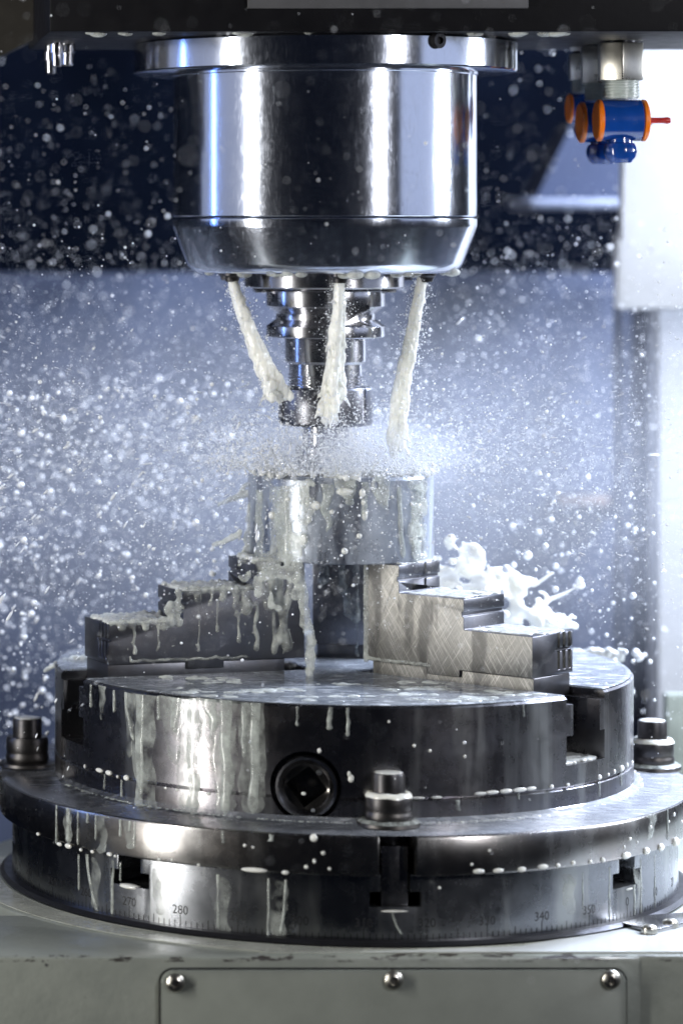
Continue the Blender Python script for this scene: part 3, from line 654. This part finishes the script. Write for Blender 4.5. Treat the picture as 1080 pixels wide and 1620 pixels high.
# table rim
for px, y0, y1, wp_, kw in [(124, 1352, 1410, 5, {}), (137, 1352, 1448, 7, dict(end_px=156)), (178, 1362, 1450, 6, {}), (190, 1365, 1395, 4, {}), (345, 1384, 1470, 5, {}), (424, 1390, 1490, 4, {}), (452, 1392, 1480, 4, dict(end_px=444)), (621, 1444, 1480, 4, dict(end_px=636)), (1004, 1400, 1450, 6, {}), (1014, 1360, 1455, 4, {}), (1036, 1352, 1440, 4, {}), (964, 1372, 1455, 4, {}), (922, 1380, 1440, 3, {})]:
    drip(A, BR+0.0002, px, y0, y1, wp_, t=0.0005, wob=0.8, seed=px, **kw)
# workpiece sides
for px, y0, y1, wp_, kw in [(408, 775, 892, 24, {}), (446, 770, 892, 36, dict(taper=.7)), (480, 768, 870, 20, dict(taper=.5)), (577, 762, 822, 12, dict(taper=.6)), (552, 764, 800, 22, dict(taper=.5)), (632, 770, 885, 9, dict(end_px=636)), (660, 766, 890, 34, dict(taper=.7)), (516, 766, 842, 22, dict(taper=.3))]:
    drip(A, 0.0494, px, y0, y1, wp_*1.1, t=0.0012, wob=0.8, seed=px, **kw)
for px, py, a, b in [(577, 815, 10, 20), (575, 795, 9, 12), (573, 780, 12, 16), (545, 778, 30, 14), (620, 786, 6, 6), (650, 797, 7, 7), (430, 815, 14, 14), (500, 800, 18, 16), (545, 872, 12, 12), (568, 848, 10, 10), (525, 810, 9, 9), (455, 790, 9, 9)]:
    bead(B, 0.0493, px, py, a, b)
for x, y in ((0.0, -0.156), (0.1705, 0.014), (-0.1665, 0.024)):
    B.ball((x, y, 0.0543+0.0267), (0.0070, 0.0070, 0.0007), 3)
    if x > -0.1:
        V, Q = [], []
        for i in range(48):
            a = 2*math.pi*i/48; wv = 0.0003*mnoise.noise(Vector((math.cos(a)*2, math.sin(a)*2, x*50)))
            for rr, zz in ((0.0076, 0.0168), (0.0090, 0.0174+wv), (0.0104, 0.0170+wv), (0.0114, 0.0158), (0.0116, 0.0150+wv*2)): V.append((x+rr*math.cos(a), y+rr*math.sin(a), 0.0543+zz))
        for i in range(48):
            for j in range(4): Q.append((i*5+j, ((i+1) % 48)*5+j, ((i+1) % 48)*5+j+1, i*5+j+1))
        B.mesh(V, Q); V = []
        for i in range(48):
            a = 2*math.pi*i/48; wv = 0.0004*mnoise.noise(Vector((math.cos(a)*2, math.sin(a)*2, 9+x*50)))
            for rr, zz in ((0.0112, 0.0040), (0.0125, 0.0043+wv), (0.0140, 0.0036+wv), (0.0152, 0.0028)): V.append((x+rr*math.cos(a), y+rr*math.sin(a), 0.0543+zz))
        A.mesh(V, [(i*4+j, ((i+1) % 48)*4+j, ((i+1) % 48)*4+j+1, i*4+j+1) for i in range(48) for j in range(3)])
for px, py, a, b in [(206, 1403, 50, 9), (990, 1406, 30, 6), (623, 1441, 60, 6)]:
    bead(B, BR-0.002, px, py, a, b, t=0.003)
rg0 = random.Random(77)
for k in range(420):
    a = R_(rg0.uniform(2, 95)); q = rg0.gauss(0.1552, 0.0009); r = rg0.uniform(.0005, .0016)
    B.ball((q*math.sin(a), -q*math.cos(a), 0.0556), (r, r, r*.6), 1)
for k in range(120):
    a = R_(rg0.uniform(-75, 2)); q = rg0.gauss(0.1545, 0.0006); r = rg0.uniform(.0004, .0010)
    A.ball((q*math.sin(a), -q*math.cos(a), 0.0556), (r*1.6, r*1.6, r*.6), 1)
dr = A.build('coolant_streaks', M['streak']); tag(dr, 'thin milky coolant streaks running down chuck, plate and rim', 'coolant', kind='stuff')
be = B.build('coolant_beads', M['milk']); tag(be, 'white coolant beads clinging to edges of chuck and plate', 'coolant', kind='stuff')

# pools on jaws and slot floors, runs down the jaw sides
P = Acc()
def pool(acc, ang, dr, r0, r1, y0, y1, z, t=0.0016, n=160, seed=1, lump=0.35, rr=(0.002, 0.0034)):
    rg = random.Random(seed); m = rot(R_(ang)) @ Matrix.Translation((dr, 0, 0))
    for k in range(n):
        r = rg.uniform(*rr); x = rg.uniform(r0+r, r1-r); y = rg.uniform(y0+r, y1-r); h = t*(1+rg.gauss(0, lump))
        p = m @ Vector((x, y, z)); acc.ball(p, (r, r, max(h, 0.0005)), 1)
for ang, dr_, t, lump in ((-45, 0, 0.0009, .15), (195, 0.006, 0.0022, .3), (75, 0, 0.0009, .2)):
    pool(P, ang, dr_, 0.0295, 0.0512, -0.0185, 0.0185, 0.1714, t, 120, 3+ang, lump)
    pool(P, ang, dr_, 0.0510, 0.0915, -0.0185, 0.0185, 0.1569, t, 220, 5+ang, lump)
    pool(P, ang, dr_, 0.0912, 0.1328, -0.0185, 0.0185, 0.1411, t, 220, 7+ang, lump)
pool(P, -45, 0, 0.108, 0.1525, -0.0174, 0.0174, 0.0783, 0.0016, 260, 2, .1)
po = P.fuse('coolant_pools', M['milk_pool'], 0.0007, it=9); tag(po, 'milky coolant pooled on the jaw steps and slot floor', 'coolant', kind='stuff')
# runs over the sides of the left and middle jaws
G = Acc(); mL = rot(R_(195)) @ Matrix.Translation((0.006, 0, 0)); rg = random.Random(9)
def side_run(r, z0, z1, rad, m=mL, y=0.0186, jit=0.25, head=1.4):
    n = max(4, int((z0-z1)/(rad*0.55)))
    for k in range(n+1):
        u = k/n; rr = rad*(0.9+0.3*mnoise.noise(Vector((u*5, r*700, 4))))*(head if u > 0.88 else 1)
        p = m @ Vector((r+rad*1.2*mnoise.noise(Vector((u*3, r*900, 0))), y, z0+(z1-z0)*u)); G.ball(p, rr*np.array((1, .8, 1.2)), 1)
for r, z0, z1, rad in [(0.033, 0.172, 0.127, 0.0030), (0.0365, 0.172, 0.130, 0.0024), (0.042, 0.172, 0.150, 0.0036), (0.047, 0.170, 0.155, 0.0030), (0.040, 0.160, 0.124, 0.0016), (0.0555, 0.157, 0.147, 0.0028), (0.0610, 0.157, 0.149, 0.0021),
        (0.068, 0.157, 0.153, 0.0021), (0.075, 0.157, 0.150, 0.0012), (0.083, 0.157, 0.153, 0.0020), (0.0935, 0.157, 0.1410, 0.0022), (0.098, 0.150, 0.1415, 0.0026), (0.103, 0.1415, 0.1405, 0.0028), (0.112, 0.1412, 0.139, 0.0018), (0.125, 0.1413, 0.139, 0.0018)]:
    side_run(r, z0, z1, rad)
for r0, r1, z, rad in [(0.052, 0.090, 0.1575, 0.0022), (0.030, 0.051, 0.1720, 0.0026), (0.094, 0.132, 0.1417, 0.0018), (0.092, 0.100, 0.148, 0.0024)]:
    n = 40
    for k in range(n):
        p = mL @ Vector((r0+(r1-r0)*k/(n-1), 0.0180, z+rg.gauss(0, 0.0006))); G.ball(p, rad*rg.uniform(.6, 1.15), 1)
mB = rot(R_(75))
for y, z0, z1, rad in [(0.012, 0.171, 0.155, 0.0030), (0.002, 0.171, 0.150, 0.0022), (-0.005, 0.171, 0.135, 0.0024), (-0.0005, 0.150, 0.138, 0.0026), (-0.006, 0.140, 0.114, 0.0011)]:
    n = 24
    for k in range(n+1):
        u = k/n; p = mB @ Vector((0.0292, y+0.0012*mnoise.noise(Vector((u*4, y*800, 1))), z0+(z1-z0)*u)); G.ball(p, rad*(0.8+0.3*rg.random())*(1.3 if u > .9 else 1), 1)
# tall run between jaw and gap
for k in range(90):
    p = mL @ Vector((rg.uniform(.03, .131), .0185, rg.uniform(.122, .168)))
    if (mL.inverted() @ p).x > .0905 and p.z > .140 or (mL.inverted() @ p).x > .05 and p.z > .156: continue
    q = rg.uniform(.0004, .0012); G.ball(p, (q, q*.6, q*1.2), 1)
for r, z0, z1, rad in [(0.060, 0.150, 0.130, .0012), (0.072, 0.152, 0.136, .0010), (0.105, 0.139, 0.128, .0010), (0.118, 0.140, 0.126, .0012), (0.050, 0.150, 0.126, .0016), (0.082, 0.150, 0.126, .0009)]: side_run(r, z0, z1, rad)
for k in range(44):
    p = mL @ Vector((.055+.065*k/43, .0184, .1215+.0012*mnoise.noise(Vector((k*.3, 0, 0))))); G.ball(p, (.0014, .0009, .0013), 1)
pts = [W(470, 890, -0.045), W(478, 935, -0.045), W(484, 985, -0.044), W(491, 1010, -0.044), W(490, 1068, -0.046)]
G.chain(pts, 0.0032, 0.0026, step=0.4, jit=0.2, sub=1, rnd=rg)
# corner run on the bright jaw
mR = rot(R_(-45))
for k in range(60):
    u = k/59; p = mR @ Vector((0.0300, -0.0180, 0.170-0.050*u)); G.ball(p, 0.0019*rg.uniform(.8, 1.2), 1)
for k in range(50):
    u = k/49; p = mR @ Vector((0.031+0.04*u, -0.0186, 0.1207+0.0006*rg.random())); G.ball(p, 0.0013*rg.uniform(.7, 1.2), 1)
gr = G.fuse('coolant_runs', M['sheet'], 0.0006, it=9); tag(gr, 'milky coolant runs hanging down the jaw sides', 'coolant', kind='stuff')

# jets
JP = []
def jet(path, r0, r1, seed, label, ragged=1.0):
    rg = random.Random(seed); J = Acc(); n = len(path)-1; tot = 150
    def P_(u):
        f = u*n; i = min(int(f), n-1); return path[i].lerp(path[i+1], f-i)
    strands = [(2*math.pi*q/8+rg.uniform(-.3, .3), rg.uniform(.45, 1.0), rg.uniform(0.72, 1.05), rg.uniform(0, 50)) for q in range(8)]
    for k in range(tot+1):
        u = k/tot; r = r0+(r1-r0)*u; c0 = P_(u)
        if u < 0.8: J.ball(c0, r*(0.92-0.62*u*min(1.0, ragged+.15)), 2)
        for a, dd, lim, sd in strands:
            if u > lim: continue
            wv = mnoise.noise(Vector((u*7, sd, 0))); a2 = a+1.5*u*wv
            off = r*dd*(0.30+ragged*(0.75*u)+0.35*u*mnoise.noise(Vector((u*11, sd, 3))))
            c = c0+Vector((math.cos(a2)*off, math.sin(a2)*off, 0))
            rr = r*(0.62-0.26*u)*(1+0.7*u*mnoise.noise(Vector((u*26, sd, 8))))
            if u > 0.5 and mnoise.noise(Vector((u*18, sd, 12))) > 0.55-0.45*(u-.5)*ragged: continue
            J.ball(c, (rr, rr, rr*1.5), 1)
            if rg.random() < 0.07*ragged*(u+.12):
                d = Vector((math.cos(a2)*rg.uniform(.5, 1.2), math.sin(a2), -rg.uniform(.4, 2.0))).normalized(); L = r*rg.uniform(.6, 1.4)
                J.chain([c, c+d*L*0.6, c+d*L+Vector((0, 0, -.25*L))], rr*0.5, rr*0.16, sub=1, rnd=rg)
        JP.append((c0, r, u*ragged))
    o = J.fuse('coolant_jet', M['jet'], 0.00045, it=4, disp=0.0004, dscale=260); tag(o, label, 'coolant jet', 'coolant jets from the spindle nose'); return o
jet([W(367, 441, -.021), W(378, 478, -.024), W(392, 515, -.03), W(410, 560, -.032), W(424, 592, -.033), W(436, 614, -.034), W(443, 630, -.034)], 0.0031, 0.0060, 1, 'slanting milky coolant jet meeting the collet nut, leftmost of the three')
jet([W(537, 445, -.056), W(536, 480, -.053), W(532, 530, -.048), W(528, 590, -.040), W(524, 645, -.034), W(522, 670, -.030)], 0.0032, 0.0068, 2, 'ragged milky coolant jet falling in front of the tool holder', 1.15)
jet([W(667, 441, -.024), W(661, 480, -.024), W(650, 540, -.026), W(638, 600, -.028), W(630, 660, -.028), W(622, 720, -.028)], 0.0032, 0.0060, 3, 'smooth milky coolant jet reaching the workpiece rim, rightmost of the three', 0.6)

def sheet(acc, caps, Yf, step=3.0, r=3.2, hole=0.35, seed=0, rgn=random.Random(5)):
    xs = [c[0] for c in caps]+[c[2] for c in caps]; ys = [c[1] for c in caps]+[c[3] for c in caps]; mr = max(max(c[4], c[5]) for c in caps)
    x = min(xs)-mr
    while x < max(xs)+mr:
        y = min(ys)-mr
        while y < max(ys)+mr:
            best = -1e9
            for x0, y0, x1, y1, r0, r1 in caps:
                L2 = (x1-x0)**2+(y1-y0)**2+1e-6; u = min(1, max(0, ((x-x0)*(x1-x0)+(y-y0)*(y1-y0))/L2))
                best = max(best, (r0+(r1-r0)*u)-math.hypot(x-x0-(x1-x0)*u, y-y0-(y1-y0)*u))
            nz = mnoise.fractal(Vector((x*.035, y*.035, seed)), 1.0, 2.0, 3)
            edge = best+nz*7
            if edge > 0 and not (nz < -hole and best < 14):
                rim = 1.25 if edge < 4 else 0.85
                acc.ball(W(x, y, Yf(x, y)), r*0.00034*rim*(1+.3*nz), 1)
            y += step
        x += step
# sheet of coolant pouring over the dark side of the workpiece
SH = Acc()
def y_work(x, y):
    X = W(x, y, -0.04).x; Yc_ = -math.sqrt(max(1e-6, 0.0502**2-X*X)) if abs(X) < 0.050 else -0.004
    u = min(1, max(0, (y-872)/40)); return Yc_*(1-u)+(-0.046)*u
sheet(SH, [(402, 772, 398, 880, 10, 14), (430, 775, 428, 900, 18, 22), (462, 772, 455, 890, 16, 22), (488, 772, 478, 860, 12, 7), (440, 890, 436, 965, 18, 8), (462, 880, 466, 940, 10, 7), (412, 890, 408, 940, 12, 6), (545, 766, 552, 782, 16, 10), (660, 770, 664, 880, 14, 9), (600, 766, 606, 800, 14, 4), (390, 880, 384, 905, 10, 12)], y_work, r=2.5, hole=0.30, seed=3)
sho = SH.fuse('coolant_sheet', M['sheet'], 0.0007, it=6, disp=0.0005, dscale=160); tag(sho, 'ragged milky coolant sheet pouring over the workpiece and dark jaw', 'coolant sheet')
# splash behind the bright jaw
S = Acc(); rg = random.Random(21); YS = 0.055
def sp(px, py, dy=0): return W(px, py, YS+dy)
def ch(pts, r0, r1, jit=.15): S.chain([sp(*p) for p in pts], r0*0.00035, r1*0.00035, jit=jit, sub=1, step=.4, rnd=rg)
def y_splash(x, y): return YS+0.014*mnoise.noise(Vector((x*.018, y*.022, 4)))
sheet(S, [(690, 900, 760, 908, 20, 17), (700, 925, 800, 940, 24, 18), (760, 908, 835, 925, 16, 9), (800, 935, 845, 955, 18, 8), (830, 955, 850, 990, 12, 10), (757, 895, 745, 872, 13, 9), (745, 872, 716, 858, 9, 8), (850, 955, 872, 985, 8, 5), (700, 950, 830, 975, 20, 14)], y_splash, step=3.0, r=3.4, hole=0.22, seed=8)
ch([(846, 958), (866, 950), (888, 941), (914, 928)], 5, 2.6, .05)
S.ball(sp(918, 926), 0.0028, 2)
ch([(866, 968), (882, 978), (893, 984), (904, 974)], 4, 3, .1)
ch([(845, 926), (862, 914), (876, 905)], 4, 1.6, .1)
ch([(790, 912), (812, 908), (840, 918)], 5, 3, .1)
ch([(862, 960), (868, 950), (862, 940), (852, 936)], 4, 3, .1)
ch([(845, 985), (880, 992), (910, 990)], 8, 6, .2)
for k in range(26):
    S.ball(sp(rg.uniform(840, 930), rg.uniform(900, 990), rg.uniform(-.01, .01)), 0.00035*rg.uniform(1.5, 4), 1)
so = S.fuse('coolant_splash', M['milk'], 0.0008, it=7, disp=0.0007, dscale=110); tag(so, 'large white coolant splash thrown up behind the bright jaw', 'splash')
S = Acc(); YS = -0.03
ch([(338, 862), (352, 858), (368, 850), (380, 842)], 4, 5); 
so = S.fuse('coolant_splash', M['milk_thin'], 0.0006, it=2); tag(so, 'short slanting coolant thread flying off beside the workpiece', 'splash')
S = Acc(); YS = 0.02
ch([(345, 798), (365, 790), (385, 783), (398, 778)], 3, 6); ch([(400, 760), (385, 770), (372, 790)], 4, 2)
so = S.fuse('coolant_splash', M['milk_thin'], 0.0006, it=2); tag(so, 'thin coolant thread leaving the workpiece\'s upper rim', 'splash')
S = Acc(); YS = 0.02
ch([(70, 1062), (85, 1052), (100, 1047), (130, 1043), (140, 1048)], 3, 7, .3); ch([(95, 1052), (120, 1053), (143, 1056)], 7, 6, .3)
so = S.fuse('coolant_splash', M['milk_thin'], 0.0006, it=2); tag(so, 'curling coolant sheet over the chuck rim\'s dark edge', 'splash')
S = Acc(); YS = 0.10
for k in range(90):
    S.ball(sp(rg.uniform(905, 985), 1046-14*math.sin((rg.random())*3.0)+rg.uniform(-3, 10)), 0.00035*rg.uniform(4, 9), 1)
so = S.fuse('coolant_splash', M['milk_pool'], 0.0008, it=2); tag(so, 'white coolant froth heaped on the chuck\'s far rim', 'splash')
# crown of splashes bridging cutter and workpiece
S = Acc(); rgc = random.Random(61)
for k in range(64):
    a = rgc.uniform(-math.pi, 0.3) if k % 4 else rgc.uniform(0, math.pi); R0 = rgc.uniform(.018, .049)
    q = Vector((R0*math.cos(a), R0*math.sin(a), .2165)); d = Vector((math.cos(a)*rgc.uniform(.1, 1.0), math.sin(a)*rgc.uniform(.1, 1.0), rgc.uniform(.5, 1.3))).normalized(); L = rgc.uniform(.004, .017)
    m_ = q+d*L*.5+Vector((rgc.gauss(0, .001), 0, rgc.gauss(0, .001))); e_ = q+d*L+Vector((d.x*L*.3, 0, -L*.12))
    S.chain([q, m_, e_], rgc.uniform(.0008, .0017), rgc.uniform(.0002, .0005), sub=1, rnd=rgc)
    if k % 2: S.ball(e_, rgc.uniform(.0005, .0010), 1)
for a0, R0 in ((-60, .034), (-45, .040), (-75, .030), (-110, .040), (-130, .044), (-150, .046), (-95, .046), (-25, .046)):
    a = R_(a0)
    for k in range(26): S.ball((R0*math.cos(a)+rgc.gauss(0, .005), R0*math.sin(a)+rgc.gauss(0, .003), .2168+abs(rgc.gauss(0, .0016))), rgc.uniform(.0008, .0022), 1)
so = S.fuse('coolant_splash', M['jet'], 0.0005, it=3, disp=0.0004, dscale=300); tag(so, 'ragged crown of coolant splashes on the workpiece top under the cutter', 'splash', kind='stuff')
# milky foam patches on the chuck face
S = Acc()
for k in range(46):
    a = R_(rgc.uniform(-165, -20)); R0 = math.sqrt(rgc.uniform(.07**2, .146**2)); cx_, cy_ = R0*math.cos(a), R0*math.sin(a)
    for q in range(rgc.randint(3, 12)):
        x_, y_ = cx_+rgc.gauss(0, .006), cy_+rgc.gauss(0, .0022)
        if math.hypot(x_, y_) > .148: continue
        ok_ = True
        for ja in JA:
            u_ = x_*math.cos(R_(ja))+y_*math.sin(R_(ja)); v_ = -x_*math.sin(R_(ja))+y_*math.cos(R_(ja))
            if u_ > .01 and abs(v_) < .023: ok_ = False
        if ok_: r = rgc.uniform(.0012, .0034); S.ball((x_, y_, .1135), (r*1.5, r, r*rgc.uniform(.16, .40)), 1)
so = S.fuse('coolant_foam', M['milk_thin'], 0.0006, it=3); tag(so, 'milky foam patches floating on the chuck face', 'coolant', kind='stuff')
# hanging drops under spindle
S = Acc(); 
for k in range(18):
    a = rg.uniform(-math.pi, 0); r = rg.uniform(0.058, 0.069); q = rg.uniform(.0012, .0032)
    S.ball((SX+r*math.cos(a), r*math.sin(a), 0.3236-q*.15+max(0, (r-.066))*.3), (q*1.5, q*1.5, q*.8), 2)
for k in range(24):
    q = rg.uniform(.0012, .003); p = W(rg.choice([rg.uniform(115, 210), rg.uniform(815, 905), rg.uniform(235, 800)]), 60, rg.uniform(-.10, -.09)); S.ball((p.x, p.y, 0.4466), (q*1.6, q*1.6, q*.7), 2)
so = S.build('hanging_drops', M['milk_thin']); tag(so, 'coolant drops hanging under the spindle nose and head', 'coolant', kind='stuff')

# ---- spray droplets: one uncountable mass on points
def gn_points(name, pos, rad, m, sub=2):
    me = bpy.data.meshes.new(name); me.vertices.add(len(pos)); me.vertices.foreach_set('co', np.asarray(pos, np.float32).ravel())
    at = me.attributes.new('rad', 'FLOAT', 'POINT'); at.data.foreach_set('value', np.asarray(rad, np.float32)); me.update()
    o = link(name, me, m)
    g = bpy.data.node_groups.new(name+'_nodes', 'GeometryNodeTree')
    g.interface.new_socket('Geometry', in_out='INPUT', socket_type='NodeSocketGeometry'); g.interface.new_socket('Geometry', in_out='OUTPUT', socket_type='NodeSocketGeometry')
    gi = g.nodes.new('NodeGroupInput'); go_ = g.nodes.new('NodeGroupOutput')
    ic = g.nodes.new('GeometryNodeMeshIcoSphere'); ic.inputs['Radius'].default_value = 1.0; ic.inputs['Subdivisions'].default_value = sub
    ss = g.nodes.new('GeometryNodeSetShadeSmooth'); smt = g.nodes.new('GeometryNodeSetMaterial'); smt.inputs['Material'].default_value = m
    ip_ = g.nodes.new('GeometryNodeInstanceOnPoints'); na = g.nodes.new('GeometryNodeInputNamedAttribute'); na.data_type = 'FLOAT'; na.inputs['Name'].default_value = 'rad'
    g.links.new(ic.outputs['Mesh'], ss.inputs['Geometry']); g.links.new(ss.outputs[0], smt.inputs['Geometry'])
    g.links.new(gi.outputs[0], ip_.inputs['Points']); g.links.new(smt.outputs[0], ip_.inputs['Instance'])
    g.links.new(na.outputs['Attribute'], ip_.inputs['Scale']); g.links.new(ip_.outputs[0], go_.inputs[0])
    md = o.modifiers.new('spray', 'NODES'); md.node_group = g
    return o
rs = np.random.RandomState(7)
O = np.array((TX, 0.0, 0.224))
def free(p):
    """keep droplets out of solid things"""
    x, y, z = p[:, 0], p[:, 1], p[:, 2]; r = np.hypot(x, y); rs_ = np.hypot(x-SX, y)
    ok = ~((r < 0.154) & (z < 0.1135)) & ~((r < 0.185) & (z < 0.056)) & ~((rs_ < 0.083) & (z > 0.323)) & ~((rs_ < 0.033) & (z > 0.24)) & ~((r < 0.0505) & (z < 0.218)) & (z > 0.004)
    ok &= ~((y < -0.10) & (z < 0.16) & (rs.rand(len(z)) < 0.93)) & ~((z > 0.43) & (y > -0.11) & (y < 0.09))
    return ok
def disc(n, emean, esd, rmin, rmax, pw=1.0):
    a = rs.uniform(0, 2*np.pi, n); el = np.radians(rs.normal(emean, esd, n)); r = rmin+(rmax-rmin)*rs.rand(n)**pw
    z = O[2]+r*np.tan(el)-0.10*r*r
    return np.stack((O[0]+r*np.cos(a), O[1]+r*np.sin(a), z), 1)
sets = []
LN = lambda n, med, sg, mx: np.clip(rs.lognormal(math.log(med), sg, n), 0, mx)
p = disc(150000, 0, 11, 0.05, 0.62, 0.85); sets.append((p, LN(len(p), .00015, .42, .0008)))
p = disc(40000, -3, 20, 0.04, 0.60, 1.0); sets.append((p, LN(len(p), .00022, .5, .0012)))
n = 15000; a_ = rs.uniform(0, 2*np.pi, n); r_ = np.abs(rs.normal(.03, .022, n)); cl = 1+.6*np.sin(a_*7+1)+.4*np.sin(a_*17); p = np.stack((.004+r_*np.cos(a_), r_*np.sin(a_), .217+np.abs(rs.normal(0, .013, n))*cl.clip(.2, 2)+.10*np.maximum(0, .035-r_)), 1); sets.append((p, LN(n, .00022, .45, .0008)))
n = 5000; p = np.stack((.010+rs.normal(0, .018, n), -.03+rs.normal(0, .014, n), .218+np.abs(rs.normal(0, .010, n))), 1); sets.append((p, LN(n, .00022, .45, .0009)))
n = 6500; p = np.stack((rs.uniform(-.32, .32, n), rs.uniform(-.06, .62, n), .03+.32*rs.beta(2, 1.5, n)), 1); sets.append((p, LN(n, .00032, .55, .0016)))
n = 1000; p = np.stack((rs.uniform(-.30, .36, n), rs.uniform(.15, .6, n), .28+.30*rs.beta(1, 1.8, n)), 1); sets.append((p, LN(n, .00030, .5, .0012)))
n = 900; p = np.stack((rs.uniform(-.30, .25, n), rs.uniform(-.75, -.2, n), .30+.16*rs.beta(1, 1.5, n)), 1); sets.append((p, LN(n, .00027, .5, .0010)))
n = 5000; a_ = rs.uniform(0, 2*np.pi, n); r_ = rs.normal(.058, .013, n); p = np.stack((r_*np.cos(a_), r_*np.sin(a_), .219+np.abs(rs.normal(0, .010, n))), 1); sets.append((p, LN(n, .00028, .45, .0010)))
n = 5200; p = np.stack((rs.uniform(-.30, -.03, n), rs.uniform(.02, .35, n), .02+.24*rs.rand(n)), 1); sets.append((p, LN(n, .0006, .5, .0020)))
n = 260; p = np.stack((rs.uniform(.04, .19, n), rs.uniform(.02, .14, n), .08+.13*rs.rand(n)), 1); sets.append((p, LN(n, .0008, .55, .0026)))
n = 60; p = np.stack((rs.uniform(-.2, .2, n), rs.uniform(-.30, -.17, n), .03+.10*rs.rand(n)), 1); sets.append((p, LN(n, .0006, .5, .0016)))
n = 6500; p = np.stack((rs.normal(-.002, .022, n), rs.uniform(-.058, -.014, n), .219+np.abs(rs.normal(0, .016, n))), 1); sets.append((p, LN(n, .00024, .45, .0008)))
ji = rs.randint(0, len(JP), 7500); jp = np.array([JP[q][0][:] for q in ji]); jr = np.array([JP[q][1] for q in ji]); ju = np.array([JP[q][2] for q in ji])
off = rs.normal(0, 1, (len(ji), 3))*(jr*(0.6+1.6*ju))[:, None]; sets.append((jp+off, LN(len(ji), .00020, .45, .0007)))
pos = np.concatenate([a for a, b in sets]); rad = np.concatenate([b for a, b in sets]); k = free(pos); pos, rad = pos[k], rad[k]
cl_ = np.array([mnoise.noise(Vector(q)*16.0)+.6*mnoise.noise(Vector(q)*45.0) for q in pos.tolist()]); k = rs.rand(len(pos)) < np.clip(.62+1.1*cl_, .12, 1.0); pos, rad = pos[k], rad[k]
so = gn_points('coolant_spray', pos, rad, M['milk_drop']); tag(so, 'fine white coolant spray flung out around the cutter', 'spray', kind='stuff')

E_ = Acc(); rg = random.Random(33)
for k in range(800):
    q = Vector((rg.uniform(-.30, -.02), rg.uniform(-.08, .30), rg.uniform(.02, .25)))
    if math.hypot(q.x, q.y) < 0.16 and q.z < 0.18: continue
    d = (q-Vector((TX, 0.0, 0.30))).normalized(); d.x *= .6; d = d.normalized(); r = min(0.0013, rg.lognormvariate(math.log(.00045), .4))
    E_.ball(q, (r, r, r*rg.uniform(2.0, 5.0)), 1, d.to_track_quat('Z', 'Y').to_matrix())
for k in range(4200):
    a = rg.uniform(0, 2*math.pi); R0 = rg.uniform(.05, .36); el = R_(rg.gauss(1, 13)); q = Vector((TX+R0*math.cos(a), R0*math.sin(a), .226+R0*math.tan(el)-.1*R0*R0))
    if (math.hypot(q.x, q.y) < 0.16 and q.z < 0.175) or (q.z > .315 and math.hypot(q.x-SX, q.y) < .09) or q.z < .06 or q.y < -.2: continue
    d = (q-Vector((TX, 0, .232))).normalized(); r = min(.0006, rg.lognormvariate(math.log(.00015), .4))
    E_.ball(q, (r, r, r*rg.uniform(3, 9)), 1, d.to_track_quat('Z', 'Y').to_matrix())
for k in range(900):
    a = rg.uniform(0, 2*math.pi); R0 = rg.uniform(.012, .062)*(1+.3*math.sin(a*5+2)); up = abs(rg.gauss(0, .013)); q = Vector((R0*math.cos(a), R0*math.sin(a), .218+up))
    d = Vector((math.cos(a+rg.gauss(0, .5)), math.sin(a+rg.gauss(0, .5)), rg.gauss(.35, .6))).normalized(); L = rg.lognormvariate(math.log(.0014), .6); r = rg.uniform(.00010, .00035)
    E_.ball(q, (r, r, min(L, .006)), 1, d.to_track_quat('Z', 'Y').to_matrix())
so = E_.build('coolant_spray', M['milk_drop']); tag(so, 'stretched coolant drops streaking down away from the cutter', 'spray', kind='stuff')
# ---- coolant mist hanging round the cutter
MIST = 1
if MIST:
    bm = bmesh.new(); bmesh.ops.create_icosphere(bm, subdivisions=4, radius=1.0)
    me = bpy.data.meshes.new('coolant_mist'); bm.to_mesh(me); bm.free()
    t = NT('coolant_mist_volume'); t.n.remove(t.b)
    pv = t.n.new('ShaderNodeVolumePrincipled'); pv.inputs['Color'].default_value = (0.84, 0.89, 1.0, 1); pv.inputs['Anisotropy'].default_value = 0.0
    ln = t.n.new('ShaderNodeVectorMath'); ln.operation = 'LENGTH'; t.l.new(t.tc.outputs['Object'], ln.inputs[0])
    fall = t.math('MAXIMUM', t.math('SUBTRACT', 1.0, ln.outputs['Value']), 0.0)
    core = t.n.new('ShaderNodeVectorMath'); core.operation = 'LENGTH'
    mp = t.n.new('ShaderNodeMapping'); mp.inputs['Location'].default_value = (0.62, 3.42, -1.35); mp.inputs['Scale'].default_value = (6.2, 5.6, 5.6); t.l.new(t.tc.outputs['Object'], mp.inputs[0]); t.l.new(mp.outputs[0], core.inputs[0])
    cf = t.math('POWER', t.math('MAXIMUM', t.math('SUBTRACT', 1.0, core.outputs['Value']), 0.0), 1.3)
    dens = t.math('ADD', t.math('MULTIPLY', t.math('POWER', fall, 1.4), 1.55), t.math('MULTIPLY', cf, 55.0))
    t.l.new(dens, pv.inputs['Density']); t.l.new(pv.outputs[0], t.out.inputs['Volume'])
    mo = link('coolant_mist', me, t.m); mo.location = (0.05, 0.22, 0.190); mo.scale = (0.42, 0.36, 0.145)
    tag(mo, 'pale coolant mist hanging around the cutter', 'mist', kind='stuff')
    sc.cycles.volume_step_rate = 2.0; sc.cycles.volume_max_steps = 64
